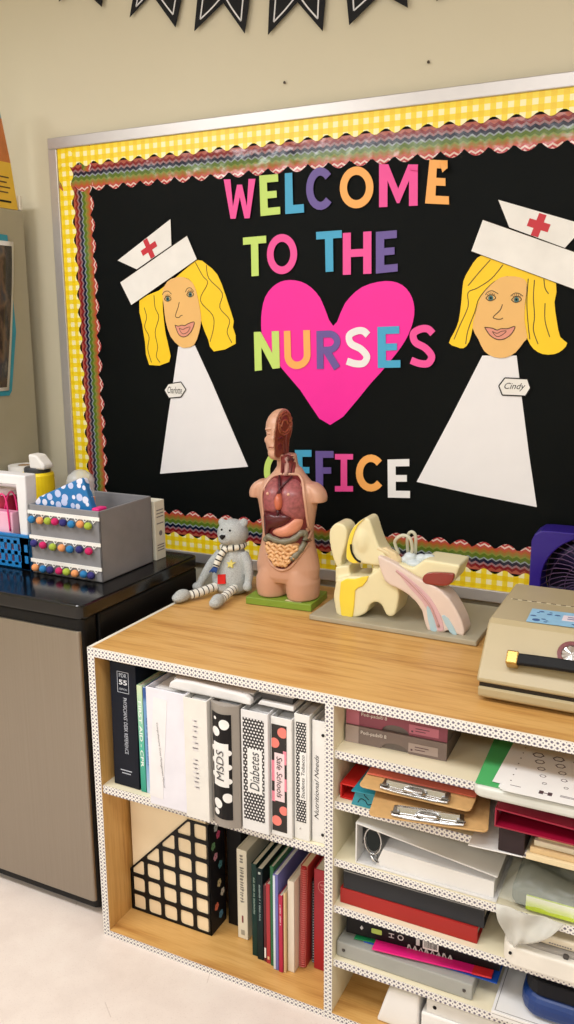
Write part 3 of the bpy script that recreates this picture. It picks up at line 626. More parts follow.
# ------------------------------------------------------------------ mini fridge
fr = thing('mini_fridge', 'black mini fridge with stainless steel door left of the bookcase', 'fridge', (-.375, -.39, 0))
GLOSS = plain((12,12,13), .16, var=.1, spec=.5); SATB = plain((15,15,16), .38)
MB().box(-.705, -.05, -.598, -.13, .025, .845).build('body', SATB, fr, bevel=.006)
MB().prism(rrect(-.707, -.046, -.668, -.126, .02), .846, .885, 'z').build('top', GLOSS, fr, bevel=.006, seg=3)
dr = MB().prism(rrect(-.706, -.052, -.662, -.600, .018), .022, .845, 'z').build('door', SATB, fr, bevel=.003)
MB().prism(rrect(-.700, -.060, -.668, -.640, .012), .045, .815, 'z').build('steel_panel', STEEL, dr, bevel=.002)
for x in (-.68, -.08):
    for y in (-.57, -.16): MB().lathe([(.018, 0), (.018, .026)], (x, y, 0), 14).build('foot', BLACK, fr)

# fabric bin with pompom trim
FZ = .8855
bn = thing('storage_bin', 'grey fabric storage bin with three pompom trims on the fridge', 'bin', (-.244, -.37, FZ))
GF = m_fabric((134,133,136))
m = MB(); x0, x1, y0, y1, zt = -.367, -.121, -.489, -.252, 1.083
m.box(x0, x1, y0, y0+.006, FZ, zt); m.box(x0, x1, y1-.006, y1, FZ, zt); m.box(x0, x0+.006, y0, y1, FZ, zt); m.box(x1-.006, x1, y0, y1, FZ, zt); m.box(x0, x1, y0, y1, FZ, FZ+.006)
m.build('fabric_shell', GF, bn, bevel=.0025)
PC = {'b': (52,128,186), 'o': (240,160,104), 'l': (170,190,72), 'p': (204,44,104), 'n': (58,54,118)}
RIB = m_fabric((236,234,230), 500)
for zz, seq in ((1.062, 'bolpnbol'), (.991, 'nplobnp'), (.923, 'obnplobn')):
    rb = MB().box(x0-.001, x1+.0005, y0-.003, y0-.0006, zz-.005, zz+.005)
    sc = len(seq); 
    for k in range(sc*2): rb.tube([(x0+.008+(x1-x0-.012)*(k+.5)/(sc*2), y0-.002, zz-.004), (x0+.008+(x1-x0-.012)*(k+.5+(.5 if k % 2 == 0 else -.5))/(sc*2), y0-.004, zz-.012)], .0012, 6)
    rb = rb.build('pompom_trim', RIB, bn)
    for k, c in enumerate(seq):
        px = x0+.010+(x1-x0-.02)*(k+.3)/sc+random.uniform(-.003, .003)
        MB().ell((px, y0-.010, zz-.018+random.uniform(-.002, .002)), (.0112, .010, .0105), seg=14).build('pompom', m_fabric(PC[c], 700, .8), rb, smooth=True)
dp = thing('dotted_pouch', 'blue pouch with pale blobs standing tilted inside the grey bin', 'pouch', (-.26, -.455, .905))
MB().prism([(-.3595,.905),(-.172,.905),(-.161,1.084),(-.186,1.163),(-.200,1.163),(-.345,1.101),(-.3595,1.088)], -.470, -.447).build('pouch', m_voro((28,112,176), [(214,218,240), (190,200,236), (226,226,244)], 40, .43), dp, bevel=.004)
o = MB().box(-.156, -.132, -.478, -.44, .892, 1.088).build('pink_packet', plain((222,40,128), .4), None, bevel=.004); tag(o, 'hot pink packet at the right front corner inside the grey bin', 'packet')
CLEAR = plain((226,228,226), .25, alpha=.45, var=.02)
o = MB().lathe([(.028, 0), (.034, .07), (.039, .235), (.040, .24), (.034, .255), (.018, .268), (.004, .272)], (-.295, -.35, .892), 24).build('plastic_cup', CLEAR, None, smooth=True); tag(o, 'clear domed plastic cup sticking up from the back of the grey bin', 'cup')
o = MB().box(-.345, -.215, -.415, -.385, .892, 1.098).build('orange_card_box', plain((226,150,110), .5), None, bevel=.002); tag(o, 'pale orange card box behind the blue pouch in the bin', 'box')
wb = thing('carton', 'slim white carton with printed side standing behind the grey bin', 'carton', (-.165, -.21, FZ))
MB().box(-.205, -.119, -.240, -.190, FZ, 1.063).build('box', plain((226,222,206), .5), wb, bevel=.0015)
lm = MB()
for z in (1.035, 1.025, 1.015, .995, .93, .922, .914): lm.box(-.1188, -.1184, -.232, -.198, z-.0015, z+.0015)
lm.prism(circ(-.214, .965, .008, 16), -.1188, -.1183, 'x'); lm.build('printed_text', GREYINK, wb)

# blue basket with white handle
bs = thing('blue_basket', 'blue plastic basket with slotted sides and broad white handle', 'basket', (-.51, -.40, FZ))
BLU = plain((22,118,186), .35); bx0, bx1, by0, by1, bz = -.64, -.385, -.478, -.330, .980
m = MB(); m.box(bx0, bx1, by0, by1, FZ, FZ+.005)
def slotted(a0, a1, put):
    n = int((a1-a0)/.024); w = (a1-a0)/n
    put(a0, a1, FZ, FZ+.020); put(a0, a1, FZ+.040, FZ+.053); put(a0, a1, bz-.022, bz)
    for i in range(n+1):
        c = a0+w*i; put(max(a0, c-.0075), min(a1, c+.0075), FZ+.01, bz-.01)
    put(a1-.035, a1, FZ, bz)
slotted(bx0, bx1, lambda a, b, z0, z1: m.box(a, b, by0, by0+.004, z0, z1)); slotted(bx0, bx1, lambda a, b, z0, z1: m.box(a, b, by1-.004, by1, z0, z1))
m.box(bx1-.004, bx1, by0, by1, FZ, bz); slotted(by0, by1, lambda a, b, z0, z1: m.box(bx0, bx0+.004, a, b, z0, z1))
m.box(bx0-.004, bx1+.004, by0-.004, by0+.006, bz, bz+.008); m.box(bx0-.004, bx1+.004, by1-.006, by1+.004, bz, bz+.008); m.box(bx0-.004, bx0+.006, by0, by1, bz, bz+.008); m.box(bx1-.006, bx1+.004, by0, by1, bz, bz+.008)
m.build('basket_body', BLU, bs, bevel=.001)
MB().prism([(-.632,.95),(-.612,.95),(-.612,1.128),(-.425,1.128),(-.420,.95),(-.394,.95),(-.387,1.158),(-.632,1.158)], -.472, -.428).build('handle', plain((232,230,232), .4), bs, bevel=.004)
gb = thing('gift_bag', 'small pink gift bag with hot pink loop handles in the basket', 'bag', (-.53, -.445, .892))
MB().prism([(-.60,.892),(-.462,.892),(-.456,1.045),(-.606,1.045)], -.462, -.432).build('bag', m_grad_v([(0, (226,150,186)), (.5, (240,196,214)), (1, (236,176,202))], 0, .15), gb, bevel=.003)
HP = plain((226,44,120), .4)
for yy in (-.4655, -.4285):
    MB().tube(smooth_line([(-.520,yy,.99),(-.515,yy,1.04),(-.500,yy,1.084),(-.484,yy,1.097),(-.470,yy,1.075),(-.464,yy,.99)], 5), .0026, 8).build('loop_handle', HP, gb, smooth=True)
rc = thing('red_canister', 'dark red canister with white lid behind the pink gift bag', 'canister', (-.552, -.382, .892))
MB().lathe([(.043,0),(.045,.01),(.045,.185),(.041,.19)], (-.552, -.382, .892), 28).build('body', plain((164,28,62), .35), rc)
MB().lathe([(.047,0),(.047,.014),(.042,.02)], (-.552, -.382, 1.081), 28).build('lid', plain((240,224,228), .4), rc)
o = thing('paper_roll', 'white paper towel roll standing at the back of the fridge', 'paper roll', (-.660, -.185, FZ))
MB().lathe([(.050,0),(.050,.243),(.020,.243),(.020,.01)], (-.66, -.185, FZ), 32, caps=False).build('paper', PAPER, o)
MB().lathe([(.0195,0),(.0195,.2435),(.017,.2435),(.017,0)], (-.66, -.185, FZ), 24, caps=False).build('core', plain((170,140,100), .8), o)
yt = thing('wipes_tub', 'yellow wipes tub with open white flip lid between basket and bin', 'wipes tub', (-.541, -.255, FZ))
MB().lathe([(.046,0),(.050,.01),(.050,.232),(.046,.240)], (-.541, -.255, FZ), 28).build('tub', plain((248,216,28), .35), yt, bevel=.002)
MB().lathe([(.040,0),(.040,.012),(.036,.016)], (-.541, -.255, FZ+.240), 24).build('lid_ring', plain((60,62,66), .4), yt)
MB().prism([(-.545,1.139),(-.548,1.184),(-.515,1.182),(-.487,1.152),(-.488,1.138),(-.530,1.138)], -.285, -.240).build('flip_lid', WHITE, yt, bevel=.006)
# ------------------------------------------------------------------ bookcase
D, H = .711, .80
bc = thing('bookcase', 'low oak bookcase with white patterned tape on its edges', 'bookcase', (.75, -D/2, 0))
SHW = plain((236,226,196), .5, var=.02)
MB().box(0, 1.5, -D, -.006, .78, H).build('top', WOODX, bc)
for a, m_ in ((0, WOODZ), (1.48, WOODZ)): MB().box(a, a+.02, -D, -.006, 0, .78).build('side_panel', m_, bc)
MB().box(.02, .632, -D, -.006, 0, .02).build('bottom', WOODX, bc); MB().box(.652, 1.48, -D, -.006, 0, .02).build('bottom', WOODX, bc)
MB().box(.632, .652, -D, -.006, 0, .78).build('divider', SHW, bc)
MB().box(.02, .632, -.016, -.006, .02, .78).build('back_panel', plain((84,66,46), .6), bc); MB().box(.652, 1.48, -.016, -.006, .02, .78).build('back_panel', plain((84,66,46), .6), bc)
SH = [(.02, .632, .434, .020, -.706)]+[(.652, 1.48, z, .017, -.704) for z in (.673, .553, .413, .296, .157)]
for a, b, z, t, y in SH:
    s_ = MB().box(a, b, y, -.016, z-t, z).build('shelf', SHW, bc)
    MB().box(a, b, y-.0012, y-.0001, z-t-.001, z).build('edge_tape', TAPE, s_)
def tape(x0, x1, z0, z1, y=-D, name='edge_tape'):
    m = MB().box(0, x1-x0, -.0013, -.0001, 0, z1-z0); o = m.build(name, TAPE, bc, local=True); o.location = Vector((x0, y, z0))-bc.location; return o
tape(0, 1.5, .779, H); tape(0, .02, 0, .779); tape(.632, .652, .0, .779); tape(1.48, 1.5, 0, .779); tape(.02, .632, 0, .017); tape(.652, 1.48, 0, .017)
CRT = plain((240,234,220), .4, var=.02)
MB().box(-.0012, .008, -D, -.02, H, H+.0008).box(-.0012, -.0001, -D, -.02, H-.012, H).build('edge_tape', CRT, bc)
MB().box(0, 1.5, -D-.001, -D+.004, H, H+.0008).build('edge_tape', CRT, bc)

# ------------------------------------------------------------------ books and binders
def book(name, label, cat, x0, x1, yf, z0, z1, dep, cover, pages=None, rz=0, lean_=0., group=None, soft=.0015, pagegap=.0035, round_spine=0.):
    """upright book, spine facing the front; parts cover and pages"""
    pages = pages or plain((228,220,200), .7)
    r = thing(name, label, cat, ((x0+x1)/2, yf, z0), 0, group, rot=(0, lean_, rz)); w = (x1-x0)/2; h = z1-z0
    t = min(.003, w*.25)
    m = MB()
    if round_spine:
        n = 10; out = [(-w+2*w*i/n, -round_spine*math.sin(PI*i/n)) for i in range(n+1)]; m.prism(out+[(w, .004), (-w, .004)], 0, h, 'z')
    else: m.box(-w, w, 0, t, 0, h)
    m.box(-w, -w+t, 0, dep, 0, h); m.box(w-t, w, 0, dep, 0, h)
    m.build('cover', cover, r, local=True, bevel=soft)
    MB().box(-w+t, w-t, t, dep-.004, .002, h-pagegap).build('pages', pages, r, local=True)
    return r
ZS = .4345
p = book('desk_reference', 'thick navy reference book, first on the upper left shelf', 'book', .0425, .1200, -.688, ZS+.001, .765, .22, plain((14,20,34), .45), lean_=.012, group='books and binders on the upper left shelf')
SV = plain((196,202,214), .5); L2 = [(.0, .0)]
def on_spine(r, s, size, mat, dx, z, mode, fit=None, yo=-.0006, **kw):
    M = WM[r]; q = M @ Vector((dx, yo, z)); R_ = M.to_3x3()
    b = {'front': ((1,0,0),(0,0,1)), 'up': ((0,0,1),(-1,0,0)), 'down': ((0,0,-1),(1,0,0))}[mode]
    return text(s, size, mat, r, q, fit=fit, basis=(R_ @ Vector(b[0]), R_ @ Vector(b[1])), **kw)
on_spine(p, "PHYSICIANS' DESK REFERENCE", .02, SV, .004, .165, 'down', fit=(.150, .011)); on_spine(p, 'PDR', .012, SV, 0, .298, 'front', fit=(.022, .010)); on_spine(p, '55', .02, plain((225,228,235), .5), 0, .280, 'front', fit=(.024, .013), bold=.0004); on_spine(p, 'EDITION', .01, SV, 0, .262, 'front', fit=(.022, .005))
m = MB()
for a, b, c, d in ((-.017,.017,.2525,.2535),(-.017,.017,.3065,.3075),(-.017,-.016,.2525,.3075),(.016,.017,.2525,.3075)): m.box(a, b, -.0008, -.0002, c, d)
m.build('spine_frame', SV, p, local=True)
m = MB()
for k, w in ((0, .034), (1, .026)): m.box(-w/2, w/2, -.0008, -.0002, .043-.008*k, .045-.008*k)
m.build('publisher_lines', SV, p, local=True)
p = book('first_aid_manual', 'slim pale green to teal first aid book beside the navy reference book', 'book', .1255, .1420, -.690, ZS, .718, .20, m_grad_v([(0, (36,150,128)), (.45, (80,186,160)), (.8, (176,222,190)), (1, (214,226,184))], 0, .285), group='books and binders on the upper left shelf')
on_spine(p, 'FIRST AID - CPR', .012, plain((236,246,238), .5), 0, .155, 'down', fit=(.175, .009), bold=.0003)
p = book('blue_book', 'slim light blue book squeezed beside the wide white binder', 'book', .1430, .1605, -.690, ZS, .715, .20, m_grad_v([(0, (190,214,236)), (.3, (110,160,208)), (.85, (104,150,200)), (.9, (40,80,150)), (1, (40,84,150))], 0, .285), group='books and binders on the upper left shelf')
p_blue = p

def binder(label, x0, x1, yf, z0, z1, dep, col, group='books and binders on the upper left shelf', round_spine=0., lean_=0., rz=0.):
    r = thing('ring_binder', label, 'binder', ((x0+x1)/2, yf, z0), 0, group, rot=(0, lean_, rz)); w = (x1-x0)/2; h = z1-z0; t = .003
    mat = plain(col, .38)
    m = MB()
    if round_spine:
        n = 12; m.prism([(-w+2*w*i/n, -round_spine*math.sin(PI*i/n)) for i in range(n+1)]+[(w, t), (-w, t)], 0, h, 'z')
    else: m.box(-w, w, 0, t, 0, h)
    m.build('spine', mat, r, local=True, bevel=.0012)
    for s in (-1, 1): MB().box(min(s*w, s*(w-t)), max(s*w, s*(w-t)), .0005, dep, 0, h).build('cover', mat, r, local=True, bevel=.0012)
    MB().box(-w+t+.002, w-t-.004, .03, dep-.015, .006, h-.012).build('pages', PAPER, r, local=True)
    m = MB().box(-min(w-t, .008), min(w-t, .008), t+.0002, t+.002, .02, h-.02)
    for q in (.06, h/2, h-.045): m.tube([(-.5*w, .004, q), (-.62*w, .016, q), (-.4*w, .028, q), (.4*w, .028, q), (.62*w, .016, q), (.5*w, .004, q)], .0015, 8)
    m.build('ring_mechanism', CHROME, r, local=True)
    return r
def marks(r, L, wid, dx, z, mat, n=None):
    """a line of small illegible printed strokes along the spine"""
    m = MB(); q = z+L/2
    while q > z-L/2:
        s_ = random.uniform(.25, .6)*wid
        if random.random() < .82:
            m.box(dx-wid/2, dx+wid/2*random.uniform(.2, 1), -.00035, -.0001, q-wid*.12, q+wid*.12)
            m.box(dx-wid/2*random.uniform(.2, 1), dx-wid/2*random.uniform(-.4, .2)+wid*.25, -.00035, -.0001, q-s_*.7, q)
        q -= s_+wid*.25
    return m.build('lettering', mat, r, local=True)
def lcard(r, mat, x0, x1, z0, z1, y=-.0008, name='spine_label', M=None):
    return MB().box(x0, x1, y, y+.0006, z0, z1, M).build(name, mat, r, local=True)
b = binder('widest white binder with a slanted typed spine label', .1775, .2865, -.724, ZS, .737, .24, (232,230,240))
rotm = Matrix.Translation((-.022, 0, .15)) @ Matrix.Rotation(.085, 4, 'Y')
lcard(b, plain((238,235,238), .5), -.022, .016, -.13, .13, -.0008, M=rotm)
a_ = .085; rr, uu = Vector((-math.sin(a_)*-1*-1, 0, -math.cos(a_))), Vector((math.cos(a_), 0, -math.sin(a_)))
rr = Vector((math.sin(a_)*1., 0, -math.cos(a_))).normalized(); uu = Vector((math.cos(a_), 0, math.sin(a_)))
def slt(s, z, dx, fit):
    text(s, .01, GREYINK, b, WM[b] @ Vector((-.022+dx+(.15-z)*math.tan(.085), -.0016, z)), fit=fit, basis=(rr, uu))
slt('Comprehensive Crisis Management Manual', .135, .002, (.165, .0065))
marks(p_blue, .13, .005, 0, .14, plain((70,100,160), .5))
b = binder('narrower white binder with faded handwriting on its spine', .288, .3505, -.734, ZS, .737, .24, (232,228,222))
marks(b, .17, .018, 0, .165, plain((220,215,215), .6))
b = binder('grey binder with a big white dot spine card reading MSDS', .3545, .4275, -.722, ZS, .737, .24, (150,142,134), round_spine=.016)
mc = MB()
n = 12
def bulge(x, w=.0365, d=.016): return -d*math.sin(PI*(x+w)/(2*w))-.0012
def bent(x0, x1, z0, z1, off=0., n=8):
    m = MB(); A = [(x0+(x1-x0)*i/n) for i in range(n+1)]
    vs = [[m.bm.verts.new((x, bulge(x)-off, z)) for x in A] for z in (z0, z1)]
    for i in range(n): m.bm.faces.new((vs[0][i], vs[0][i+1], vs[1][i+1], vs[1][i]))
    return m
def bentpoly(pts, off):
    m = MB(); cx, cz = sum(q[0] for q in pts)/len(pts), sum(q[1] for q in pts)/len(pts)
    prev = None
    for k in (1, .66, .33):
        ring = [m.bm.verts.new((cx+(x-cx)*k, bulge(cx+(x-cx)*k)-off, cz+(z-cz)*k)) for x, z in pts]
        if prev:
            for i in range(len(pts)): m.bm.faces.new((prev[i], prev[(i+1) % len(pts)], ring[(i+1) % len(pts)], ring[i]))
        prev = ring
    m.bm.faces.new(prev); return m
bent(-.030, .022, .022, .282).build('spine_label', plain((22,20,22), .3), b, local=True, solid=.0006)
WD = plain((240,238,236), .4)
for x, z, r_ in ((.006, .258, .0125), (-.016, .238, .0115), (-.026, .27, .004), (-.014, .06, .0125), (.012, .078, .012), (-.024, .038, .008)):
    c_ = [q for q in circ(max(-.018, x), z, r_, 20) if True]
    bentpoly([(max(-.0295, min(.0215, q[0])), max(.0225, min(.2815, q[1]))) for q in c_], .0012).build('dot', WD, b, local=True)
bent(-.024, .016, .105, .212, .0018).build('title_plate', WD, b, local=True, solid=.0005)
for x, z in ((-.024, .13), (-.024, .165), (-.024, .195), (.016, .12), (.016, .155), (.016, .19)): bentpoly(circ(x, z, .007, 14), .0014).build('plate_edge', WD, b, local=True)
on_spine(b, 'MSDS', .03, plain((60,56,58), .5), -.004, .158, 'up', fit=(.075, .019), yo=bulge(-.004)-.0034, shear=.15)
b = binder('white binder with tiny dotted spine card reading Diabetes', .4305, .4985, -.720, ZS, .730, .24, (230,228,228))
lcard(b, m_dots((40,38,40), (236,234,234), .0078, .29), -.029, .024, .028, .278)
pl = lcard(b, WD, -.018, .019, .098, .205, -.0014, 'title_plate'); on_spine(b, 'Diabetes', .03, plain((70,70,74), .5), .0, .152, 'up', fit=(.094, .024), yo=-.0022, shear=.2)
b = binder('white binder with coral polka dot spine card reading Safe Schools', .5005, .5525, -.711, ZS, .724, .24, (232,230,228))
lcard(b, plain((54,50,48), .4), -.0235, .0135, .012, .272)
COR = plain((240,128,116), .45); PKB = plain((238,136,158), .45)
for x, z, r_ in ((-.016, .228, .012), (.004, .255, .0125), (-.012, .038, .0125), (.006, .066, .011)):
    MB().prism([(max(-.0233, min(.0133, q[0])), q[1]) for q in circ(x, z, r_, 22)], -.0014, -.0009).build('dot', COR, b, local=True)
for x0, x1, z0, z1 in ((-.0233,-.015,.135,.185), (.005,.0133,.18,.212), (.005,.0133,.115,.145), (-.0233,-.015,.085,.11)): lcard(b, PKB, x0, x1, z0, z1, -.0014, 'pink_band')
lcard(b, plain((246,218,222), .5), -.016, .0085, .088, .205, -.0019, 'title_plate'); on_spine(b, 'Safe Schools', .02, plain((60,50,50), .5), -.0035, .147, 'down', fit=(.10, .014), yo=-.0027, shear=.2)
b = binder('taller white binder with fine dotted spine card beside the Safe Schools binder', .5545, .5915, -.703, ZS, .738, .24, (234,232,228))
lcard(b, m_dots((34,34,36), (236,234,232), .0066, .29), -.0135, .0105, .045, .285)
lcard(b, WD, -.0045, .0115, .10, .215, -.0014, 'title_plate'); on_spine(b, 'Students Tobacco', .02, INK, .0035, .157, 'up', fit=(.105, .008), yo=-.0022, shear=.15)
MB().tube([(-.004, -.0003, .028), (-.004, -.0015, .028)], .002, 12).build('rivet', CHROME, b, local=True)
b = binder('white binder with handwriting, last before the divider', .5945, .6290, -.696, ZS, .728, .24, (234,232,230))
on_spine(b, 'Nutritional Needs', .02, plain((40,38,44), .6), -.006, .135, 'up', fit=(.155, .010), shear=.4)
for z in (.262, .022): MB().tube([(.009, -.0003, z), (.009, -.0016, z)], .0035, 14).build('rivet', BLACK, b, local=True)
# binders lying on top of the upright ones
lb = thing('ring_binder', 'white binder lying flat across the tops of the standing binders', 'binder', (.335, -.60, .7375), 0, 'books and binders on the upper left shelf')
LW = plain((232,230,230), .4)
MB().prism([(.232,.7378),(.238,.754),(.252,.763),(.300,.7655),(.44,.7600),(.452,.752),(.452,.7378)], -.712, -.695).build('spine', LW, lb, bevel=.004)
MB().box(.240, .450, -.694, -.46, .757, .760).build('cover', LW, lb); MB().box(.236, .450, -.694, -.46, .7378, .7405).build('cover', LW, lb); MB().box(.236, .44, -.69, -.47, .742, .756).build('pages', PAPER, lb)
lb2 = thing('ring_binder', 'white folder with a dark gap between its covers, right of the lying white binder', 'binder', (.50, -.60, .7385), 0, 'books and binders on the upper left shelf')
MB().prism([(.462,.7388),(.552,.7388),(.552,.7500),(.470,.7500)], -.700, -.48).build('cover', LW, lb2, bevel=.002)
MB().box(.468, .545, -.690, -.48, .7503, .766).build('pages', plain((70,68,70), .6), lb2); MB().prism([(.462,.7663),(.55,.7663),(.55,.7700),(.462,.7700)], -.694, -.48).build('cover', LW, lb2, bevel=.001)  # page block coloured dark to stand in for the shaded gap between covers

# ------------------------------------------------------------------ lower left
mf = thing('magazine_file', 'black magazine file with a square lattice side and floral end', 'magazine file', (.145, -.58, .0205))
MX0, MX1, MZ0, MZ1, KX, LZ = .0225, .2735, .021, .338, .209, .143
BLKP = plain((20,19,20), .4)
def roof(x): return min(MZ1, LZ+(MZ1-LZ)*(x-MX0)/(KX-MX0))
def clip(poly):   # keep what lies under the slanted edge
    out = []
    def s(p): return (LZ+(MZ1-LZ)*(p[0]-MX0)/(KX-MX0))-p[1]
    for i in range(len(poly)):
        a, b_ = poly[i], poly[(i+1) % len(poly)]; sa, sb = s(a), s(b_)
        if sa >= 0: out.append(a)
        if sa*sb < 0: t = sa/(sa-sb); out.append((a[0]+(b_[0]-a[0])*t, a[1]+(b_[1]-a[1])*t))
    return out
def inset(poly, d):
    n = len(poly); L = []
    for i in range(n):
        a, b_ = Vector(poly[i]), Vector(poly[(i+1) % n]); u = (b_-a).normalized(); nn = Vector((-u.y, u.x)); L.append((a+nn*d, u))
    out = []
    for i in range(n):
        (p0, u0), (p1, u1) = L[i-1], L[i]; den = u0.x*u1.y-u0.y*u1.x
        if abs(den) < 1e-6: return None
        t = ((p1.x-p0.x)*u1.y-(p1.y-p0.y)*u1.x)/den; out.append(tuple(p0+u0*t))
    return out
def rnd(poly, r):
    out = []; n = len(poly)
    for i in range(n):
        p, a, c = Vector(poly[i]), Vector(poly[i-1]), Vector(poly[(i+1) % n]); r_ = min(r, (a-p).length*.4, (c-p).length*.4)
        A_, B_ = p+(a-p).normalized()*r_, p+(c-p).normalized()*r_
        for k in range(5): t = k/4; out.append(tuple(A_*(1-t)**2+p*2*t*(1-t)+B_*t*t))
    return out
def lattice(y):
    m = MB(); nx, nz = 5, 6; cw = (MX1-MX0)/nx; ch = (MZ1-MZ0)/nz
    for i in range(nx):
        for j in range(nz):
            c = clip([(MX0+cw*i, MZ0+ch*j), (MX0+cw*(i+1), MZ0+ch*j), (MX0+cw*(i+1), MZ0+ch*(j+1)), (MX0+cw*i, MZ0+ch*(j+1))])
            if len(c) < 3: continue
            ar = abs(sum(c[k][0]*c[(k+1) % len(c)][1]-c[(k+1) % len(c)][0]*c[k][1] for k in range(len(c))))/2
            c = [q for k, q in enumerate(c) if (Vector(q)-Vector(c[k-1])).length > 1e-5]
            hole = inset(c, .0052) if ar > cw*ch*.22 else None
            if hole is None: m.bm.faces.new([m.bm.verts.new((q[0], y, q[1])) for q in c]); continue
            hole = rnd(hole, .009)
            ov = [m.bm.verts.new((q[0], y, q[1])) for q in c]; hv = [m.bm.verts.new((q[0], y, q[1])) for q in hole]
            ed = [m.bm.edges.new((ov[k-1], ov[k])) for k in range(len(ov))]+[m.bm.edges.new((hv[k-1], hv[k])) for k in range(len(hv))]
            bmesh.ops.triangle_fill(m.bm, edges=ed, use_beauty=True)
    bmesh.ops.remove_doubles(m.bm, verts=m.bm.verts, dist=1e-6)
    return m
def lat_build(y):
    m = lattice(y)
    o = m.build('lattice_side', BLKP, mf, solid=.003); return o
lat_build(-.6165); lat_build(-.546)
MB().box(MX1-.0025, MX1+.0005, -.6165, -.543, MZ0, MZ1).build('end_panel', BLKP, mf)
MB().box(MX0, MX0+.003, -.6165, -.543, MZ0, LZ).build('low_front', BLKP, mf)
MB().box(MX0, MX1, -.6165, -.543, .0203, .0225).build('base', BLKP, mf)
fl = MB()
FC = [((214,88,130), .29, -.575), ((200,206,210), .315, -.585), ((90,150,160), .20, -.568), ((226,160,180), .235, -.590), ((120,170,120), .27, -.60), ((220,200,150), .15, -.575), ((230,120,90), .09, -.59), ((236,226,210), .115, -.56), ((90,140,170), .055, -.57)]
fp = MB().box(MX1+.0006, MX1+.0012, -.6155, -.545, MZ0+.002, MZ1-.002).build('floral_panel', plain((26,24,28), .5), mf)
for c, z, y in FC:
    m = MB()
    for k in range(5):
        a = 2*PI*k/5+z*40; m.prism([(y+.0058*math.cos(a)+.0046*math.cos(t*PI/5), z+.0066*math.sin(a)+.0052*math.sin(t*PI/5)) for t in range(10)], MX1+.0012+.0001*k, MX1+.0014+.0001*k, 'x')
    m.build('flower', plain(c, .5), fp)
fo = thing('folder_stack', 'cream folders standing in the black magazine file', 'folders', (.15, -.58, .0235))
MANI = plain((246,226,192), .6, var=.02)
for k, (x0, x1, z) in enumerate(((.030, .262, .398), (.028, .258, .402), (.032, .266, .395))):
    MB().box(x0, x1, -.6132+.017*k, -.6012+.017*k, .0236, z).build('folder', MANI, fo, bevel=.001)
G2 = 'books on the lower left shelf'
YB = .0205
p = book('black_binder', 'black binder set back between the magazine file and the thick white book', 'binder', .288, .331, -.555, YB, .32, .22, plain((16,16,18), .5), group=G2)
p = book('thick_white_book', 'thick off white book with a maroon dash on its spine', 'book', .3365, .3665, -.590, YB, .277, .20, plain((232,226,208), .5), group=G2)
marks(p, .15, .012, 0, .165, plain((150,146,138), .6)); lcard(p, plain((120,40,50), .5), -.002, .002, .048, .068); lcard(p, plain((170,164,150), .5), -.005, .005, .012, .026)
DG = plain((18,52,48), .4); DB = plain((16,36,40), .4)
p = book('dark_green_book', 'slim dark green book, right of the thick white book', 'book', .4005, .4155, -.630, YB, .279, .19, DG, plain((214,206,184), .7), group=G2); marks(p, .10, .005, 0, .17, plain((150,172,160), .5))
p = book('dark_teal_book', 'slim near-black teal book, second of the two dark slim books', 'book', .4185, .4355, -.6365, YB, .276, .19, DB, plain((220,214,196), .7), group=G2); marks(p, .10, .005, 0, .16, plain((150,172,170), .5)); lcard(p, plain((190,200,196), .5), -.003, .003, .240, .246)
p = book('maroon_booklet', 'short dark maroon booklet with a white tail on its spine', 'book', .4375, .4445, -.637, YB, .236, .18, plain((90,24,36), .5), group=G2); lcard(p, PAPER, -.0022, .0022, .012, .04)
p = book('red_booklet', 'short red booklet beside the dark maroon booklet', 'book', .4455, .4565, -.639, YB, .243, .18, plain((176,48,58), .5), group=G2); lcard(p, plain((236,200,150), .5), -.0025, .0025, .012, .02)
p = book('green_folder', 'thin tall bright green folder among the lower books', 'book', .4585, .4690, -.642, YB, .297, .19, plain((34,104,66), .5), plain((210,206,190), .7), group=G2)
p = book('blue_white_booklet', 'tall booklet with lavender blue and white spine', 'book', .4705, .4845, -.650, YB, .284, .19, plain((112,112,182), .5), PAPER, group=G2); lcard(p, plain((216,226,240), .5), -.0065, -.001, .002, .26)
p = book('crimson_booklet', 'short crimson booklet beside the lavender booklet', 'book', .4860, .4965, -.652, YB, .233, .19, plain((186,34,72), .5), group=G2); marks(p, .06, .004, 0, .16, plain((240,200,210), .5))
p = book('yellowed_booklet', 'thin yellowed booklet leaning beside the crimson booklet', 'book', .4980, .5030, -.649, YB, .240, .19, plain((226,196,150), .6), group=G2)
p = book('cream_pamphlet_stack', 'thick bare cream wad of pages left of the red spiral book', 'book', .5045, .5225, -.640, YB, .270, .18, plain((234,222,206), .6), group=G2)
sp = thing('spiral_book', 'red spiral bound book with white coil teeth', 'book', (.531, -.618, YB+.0005), 0, G2, rot=(0, .02, 0))
MB().box(-.009, -.0075, .006, .19, 0, .281).build('cover', plain((190,58,56), .45), sp, local=True); MB().box(.0075, .009, .006, .19, 0, .281).build('cover', plain((190,58,56), .45), sp, local=True)
MB().box(-.0073, .0073, .009, .186, .001, .279).build('pages', plain((222,196,160), .7), sp, local=True)
m = MB()
for k in range(44): m.tube([(.0085*math.cos(2*PI*q/10), .004+.006*math.sin(2*PI*q/10), .006+.0062*k) for q in range(10)], .0013, 6, closed=True)
m.build('coil', plain((214,110,104), .4), sp, local=True)
MB().tube([(0, .006, .004), (0, .006, .278)], .0055, 10).build('coil_core', plain((196,50,52), .5), sp, local=True)
sb2 = thing('spiral_book', 'narrow black spiral notebook between the red spiral book and the red binder', 'book', (.5505, -.592, YB), 0, G2)
MB().box(-.004, .004, .004, .17, 0, .235).build('cover', plain((22,20,24), .5), sb2, local=True)
m = MB()
